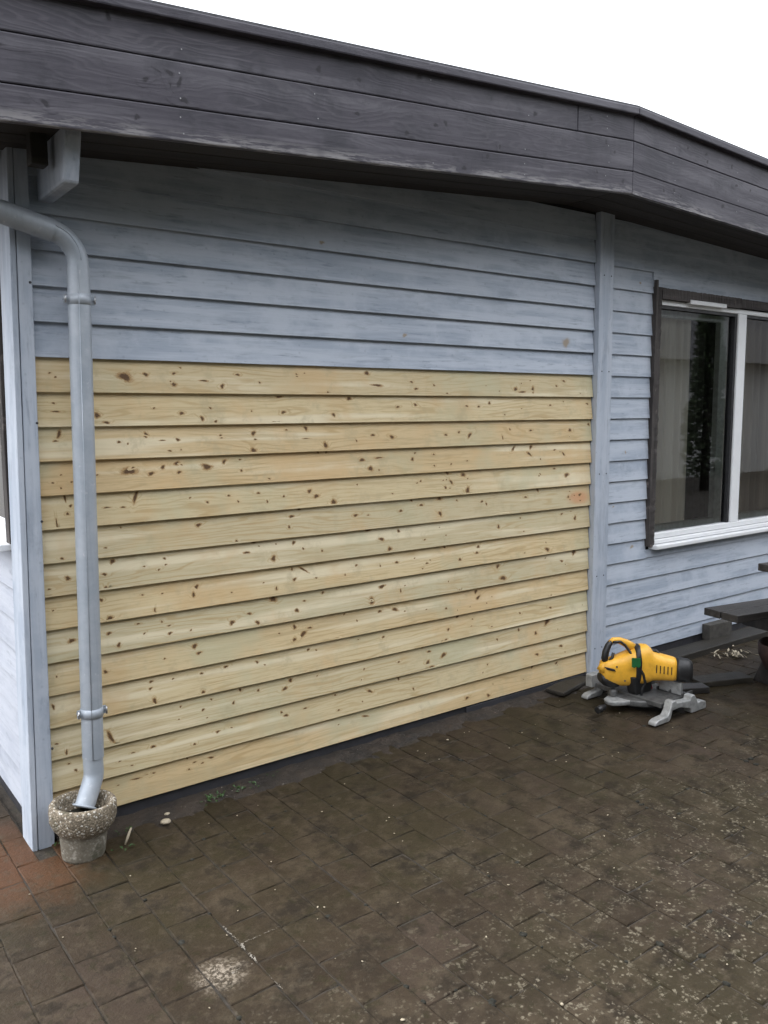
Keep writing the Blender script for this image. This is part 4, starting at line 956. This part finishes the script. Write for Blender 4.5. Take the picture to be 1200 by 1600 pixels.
# ---------------------------------------------------------------- loose things along the wall
def loose(name, a, b, loc, rz, mat, label, cat, bev=.004, tilt=0.0, seed=1):
    m = B(); r = random.Random(seed)
    vs = box(m, a, b)
    bmesh.ops.subdivide_edges(m, edges=[e for e in m.edges if abs(e.verts[0].co.x - e.verts[1].co.x) > .05], cuts=5)
    for v in m.verts: v.co += Vector((0, r.uniform(-.003, .003), r.uniform(-.002, .002)))
    o = obj(name, m, MAT[mat], None, bevel=bev); o.location = loc; o.rotation_euler = (0, tilt, math.radians(rz)); setp(o, label, cat); return o
loose('plank', (0, -.055, 0), (.34, .055, .022), (2.56, -0.105, gz(2.6) + .010), 12, 'plank', 'short dark plank lying on the dirt between pine wall and saw', 'plank', seed=1)
loose('plank', (0, -.06, 0), (.34, .06, .030), (3.30, -0.475, gz(3.3) + .004), -20, 'plank', 'wet brown plank end lying just right of the saw', 'plank', seed=2)
loose('plank', (0, -.045, 0), (.22, .045, .034), (3.07, -0.46, gz(3.1) + .004), -28, 'bench', 'black wood offcut tucked against the back of the saw', 'plank', seed=3)
loose('sleeper', (0, -.08, 0), (3.2, .06, .055), (3.12, -0.095, gz(4) - .018), -.6, 'plank', 'long black timber sleeper laid along the foot of the right wall', 'sleeper', seed=4)
loose('concrete_block', (0, -.03, 0), (.26, .03, .10), (4.08, -0.045, gz(4.1) + .03), 0, 'concrete', 'grey concrete block at the foot of the wall behind the bench', 'block', seed=5)
fb = obj('fire_bowl', (lambda m: (lathe(m, [(.001, 0), (.09, 0), (.10, .015), (.07, .03), (.07, .05), (.135, .10), (.165, .17), (.170, .235), (.163, .24), (.155, .17), (.12, .11), (.001, .09)], n=40), m)[-1])(B()), MAT['rust'])
fb.location = (3.70, -0.80, gz(3.6) + .002); setp(fb, 'rusty round iron fire bowl under the picnic table', 'fire bowl')
m = B(); tube(m, [Vector((0, 0, .006)), Vector((.012, .004, .03)), Vector((.028, .010, .058))], [.0035, .0055, .003], 6)
o = obj('wood_splinter', m, MAT['chip']); o.location = (0.168, -0.21, gz(0)); setp(o, 'pale wood splinter leaning on the ground right of the stone pot', 'wood scrap')
pb = []
for i, (x, y, s, lab) in enumerate(((0.345, -0.155, .016, 'larger pale pebble on the dirt right of the stone pot'), (0.375, -0.095, .009, 'small white pebble nearest the pine wall'))):
    m = B(); bmesh.ops.create_icosphere(m, subdivisions=2, radius=s)
    for v in m.verts: v.co = Vector((v.co.x * 1.3, v.co.y, v.co.z * .6)) * (1 + .2 * mnoise.noise(v.co * 90 + Vector((i, 0, 0))))
    o = obj('pebble', m, MAT['chip'], smooth=True); o.location = (x, y, gz(x) + s * .4 + .008); setp(o, lab, 'pebble')

# ---------------------------------------------------------------- small growth and litter
def leaf(m, p, d, L, w, up=.4):
    d = Vector(d).normalized(); s = d.cross(Vector((0, 0, 1))).normalized() * w
    a = m.verts.new(p); b = m.verts.new(p + d * L * .5 + s + Vector((0, 0, L * up * .6))); c = m.verts.new(p + d * L + Vector((0, 0, L * up * .5))); e = m.verts.new(p + d * L * .5 - s + Vector((0, 0, L * up * .6)))
    m.faces.new([a, b, c, e])
m = B(); r = random.Random(31)
for (x, y, n) in ((0.55, -0.09, 16), (0.60, -0.075, 14), (0.70, -0.07, 12), (0.76, -0.075, 10), (0.87, -0.06, 8), (0.20, -0.13, 6), (-0.02, -0.07, 7), (0.16, -0.25, 7)):
    for _ in range(n):
        a = r.uniform(0, 6.28); p = Vector((x + r.gauss(0, .018), y + r.gauss(0, .014), gz(x) + .010)); leaf(m, p, (math.cos(a), math.sin(a), 0), r.uniform(.008, .022), r.uniform(.003, .006), r.uniform(.3, 1.1))
w_ = obj('weed', m, MAT['weed']); setp(w_, 'small green weeds sprouting along the foot of the pine wall', 'weeds', kind='stuff')
def blob_stuff(name, pts, mat, label, cat, sub=1):
    m = B()
    for (x, y, z, sx, sy, sz, rz) in pts:
        n0 = len(m.verts); bmesh.ops.create_icosphere(m, subdivisions=sub, radius=1.0); m.verts.ensure_lookup_table()
        for v in m.verts[n0:]:
            c = v.co * (1 + .35 * mnoise.noise(v.co * 1.7 + Vector((x * 50, y * 50, 0)))); c = Vector((c.x * sx, c.y * sy, c.z * sz))
            v.co = Vector((x + c.x * math.cos(rz) - c.y * math.sin(rz), y + c.x * math.sin(rz) + c.y * math.cos(rz), z + c.z))
    o = obj(name, m, MAT[mat], smooth=True); setp(o, label, cat, kind='stuff'); return o
pts = []
for _ in range(260):                                # moss plugs sit in the joints
    i = r.randrange(0, 30); x = -0.043 + PX * i + r.gauss(0, .004); y = r.uniform(-2.1, -.2)
    if r.random() < .4:
        x = -0.043 + PX * (i + r.random()); y = -0.655 + (0 if i % 2 == 0 else -.108) + PY * r.randrange(-6, 3)
    if y > -.2: continue
    k = r.uniform(.5, 1.5) ** 2
    pts.append((x, y, gz(x) - .002, .006 * k, .007 * k, .0045, r.uniform(0, 3)))
blob_stuff('moss', pts, 'moss', 'dark moss plugs growing in the paving joints', 'moss')
pts = []
for _ in range(110):
    x = r.uniform(-.2, 3.2); y = r.uniform(-2.0, -.15); s = r.uniform(.0012, .0034) * (1.5 if r.random() < .1 else 1)
    pts.append((x, y, gz(x) + s * .4 + .003, s * r.uniform(1, 2), s, s * .6, r.uniform(0, 3)))
blob_stuff('litter', pts, 'chip', 'pale specks of wood and grit scattered over the paving', 'litter')
m = B()
for _ in range(46):
    a = r.uniform(0, 3.14); x = 3.98 + r.gauss(0, .07); y = -0.30 + r.gauss(0, .05); L = r.uniform(.012, .045); z = gz(x) + .006 + r.uniform(0, .014)
    d = Vector((math.cos(a), math.sin(a), r.uniform(-.2, .2))) * L; s = Vector((-math.sin(a), math.cos(a), r.uniform(-.6, .6))) * r.uniform(.002, .004)
    p = Vector((x, y, z)); m.faces.new([m.verts.new(p - d - s), m.verts.new(p + d - s), m.verts.new(p + d * .9 + s + Vector((0, 0, .004))), m.verts.new(p - d + s)])
o = obj('wood_shaving', m, MAT['chip']); setp(o, 'pale wood shavings in a small heap by the right wall foot', 'shavings', kind='stuff')

# the tall planting round the yard: the panes mirror it, and it shuts out the low sky
m = B(); r = random.Random(77)
def hedge_run(x0, x1, y, n, hmax):
    for _ in range(n):
        x = r.uniform(x0, x1); top = hmax * (0.86 + 0.16 * mnoise.noise((x * .45, 3, 0)) + .08 * mnoise.noise((x * 1.7, 3, 0))); z = top * (1 - r.random() ** 2.4)
        p = Vector((x, y - abs(r.gauss(0, .5)), z)); a = Vector((r.gauss(0, 1), r.gauss(0, 1), r.gauss(0, 1))).normalized() * r.uniform(.08, .2); b = a.cross(Vector((r.gauss(0, 1), r.gauss(0, 1), r.gauss(0, 1)))).normalized() * r.uniform(.06, .14)
        m.faces.new([m.verts.new(p - a), m.verts.new(p + b), m.verts.new(p + a), m.verts.new(p - b)])
    box(m, (x0, y - 1.7, -.1), (x1, y - .8, hmax * .74))
hedge_run(-9, 9.2, -7.6, 9000, 6.6)
o = obj('hedge', m, MAT['foliage']); setp(o, 'tall evergreen hedge closing the yard behind the photographer', 'hedge', kind='stuff')
# the house opposite, mirrored in the panes
nb = empty('neighbour_house', (16, -8.0, 0), 'pale rendered house opposite, mirrored in the window panes', 'house')
m = B(); box(m, (-6.5, -6, -.1), (10, 0, 2.7)); obj('wall', m, MAT['render_wall'], nb)
m = B(); prism(m, [(-6.9, .45, 2.62), (-6.9, -3.0, 5.6), (-6.9, -6.45, 2.62)], (17.3, 0, 0)); bmesh.ops.recalc_face_normals(m, faces=m.faces[:]); obj('roof', m, MAT['roof_tile'], nb)
for x in (-4.6, 5.4):
    m = B(); box(m, (x, 0.0, .95), (x + 1.3, .04, 2.15)); f = obj('window', m, MAT['white'], nb)
    m = B(); box(m, (x + .08, .041, 1.03), (x + .62, .05, 2.07)); box(m, (x + .68, .041, 1.03), (x + 1.22, .05, 2.07)); obj('pane', m, MAT['gasket'], f)
m = B(); box(m, (7.4, 0.0, .02), (8.35, .05, 2.1)); obj('door', m, MAT['grey_z'], nb)

def conifer(x, y, h, w, n, seed, label):
    r = random.Random(seed); t = empty('conifer', (x, y, 0), label, 'tree', 'conifers mirrored in the window')
    m = B(); tube(m, [Vector((0, 0, -.05)), Vector((0, 0, h * .5)), Vector((.03, 0, h * .93))], [.09, .06, .012], 8); obj('trunk', m, MAT['plank'], t)
    m = B()
    for _ in range(n):
        f = r.random() ** .8; z = h * (.06 + .94 * f); rad = w * (1 - f) ** .7 * (.75 + .35 * mnoise.noise((z * 3, seed, 0))) * (r.random() ** .4); a = r.uniform(0, 6.283)
        p = Vector((math.cos(a) * rad, math.sin(a) * rad, z)); d = Vector((math.cos(a), math.sin(a), r.uniform(-.5, .6))).normalized() * r.uniform(.05, .12); b = d.cross(Vector((r.gauss(0, 1), r.gauss(0, 1), r.gauss(0, 1)))).normalized() * r.uniform(.02, .05)
        m.faces.new([m.verts.new(p - d), m.verts.new(p + b), m.verts.new(p + d), m.verts.new(p - b)])
    obj('crown', m, MAT['foliage'], t)
conifer(13.65, -6.0, 4.2, .62, 3200, 3, 'slim dark conifer mirrored beside the beige curtain')
conifer(17.8, -6.3, 3.4, .8, 3600, 4, 'broad dark conifer mirrored in the right-hand pane')
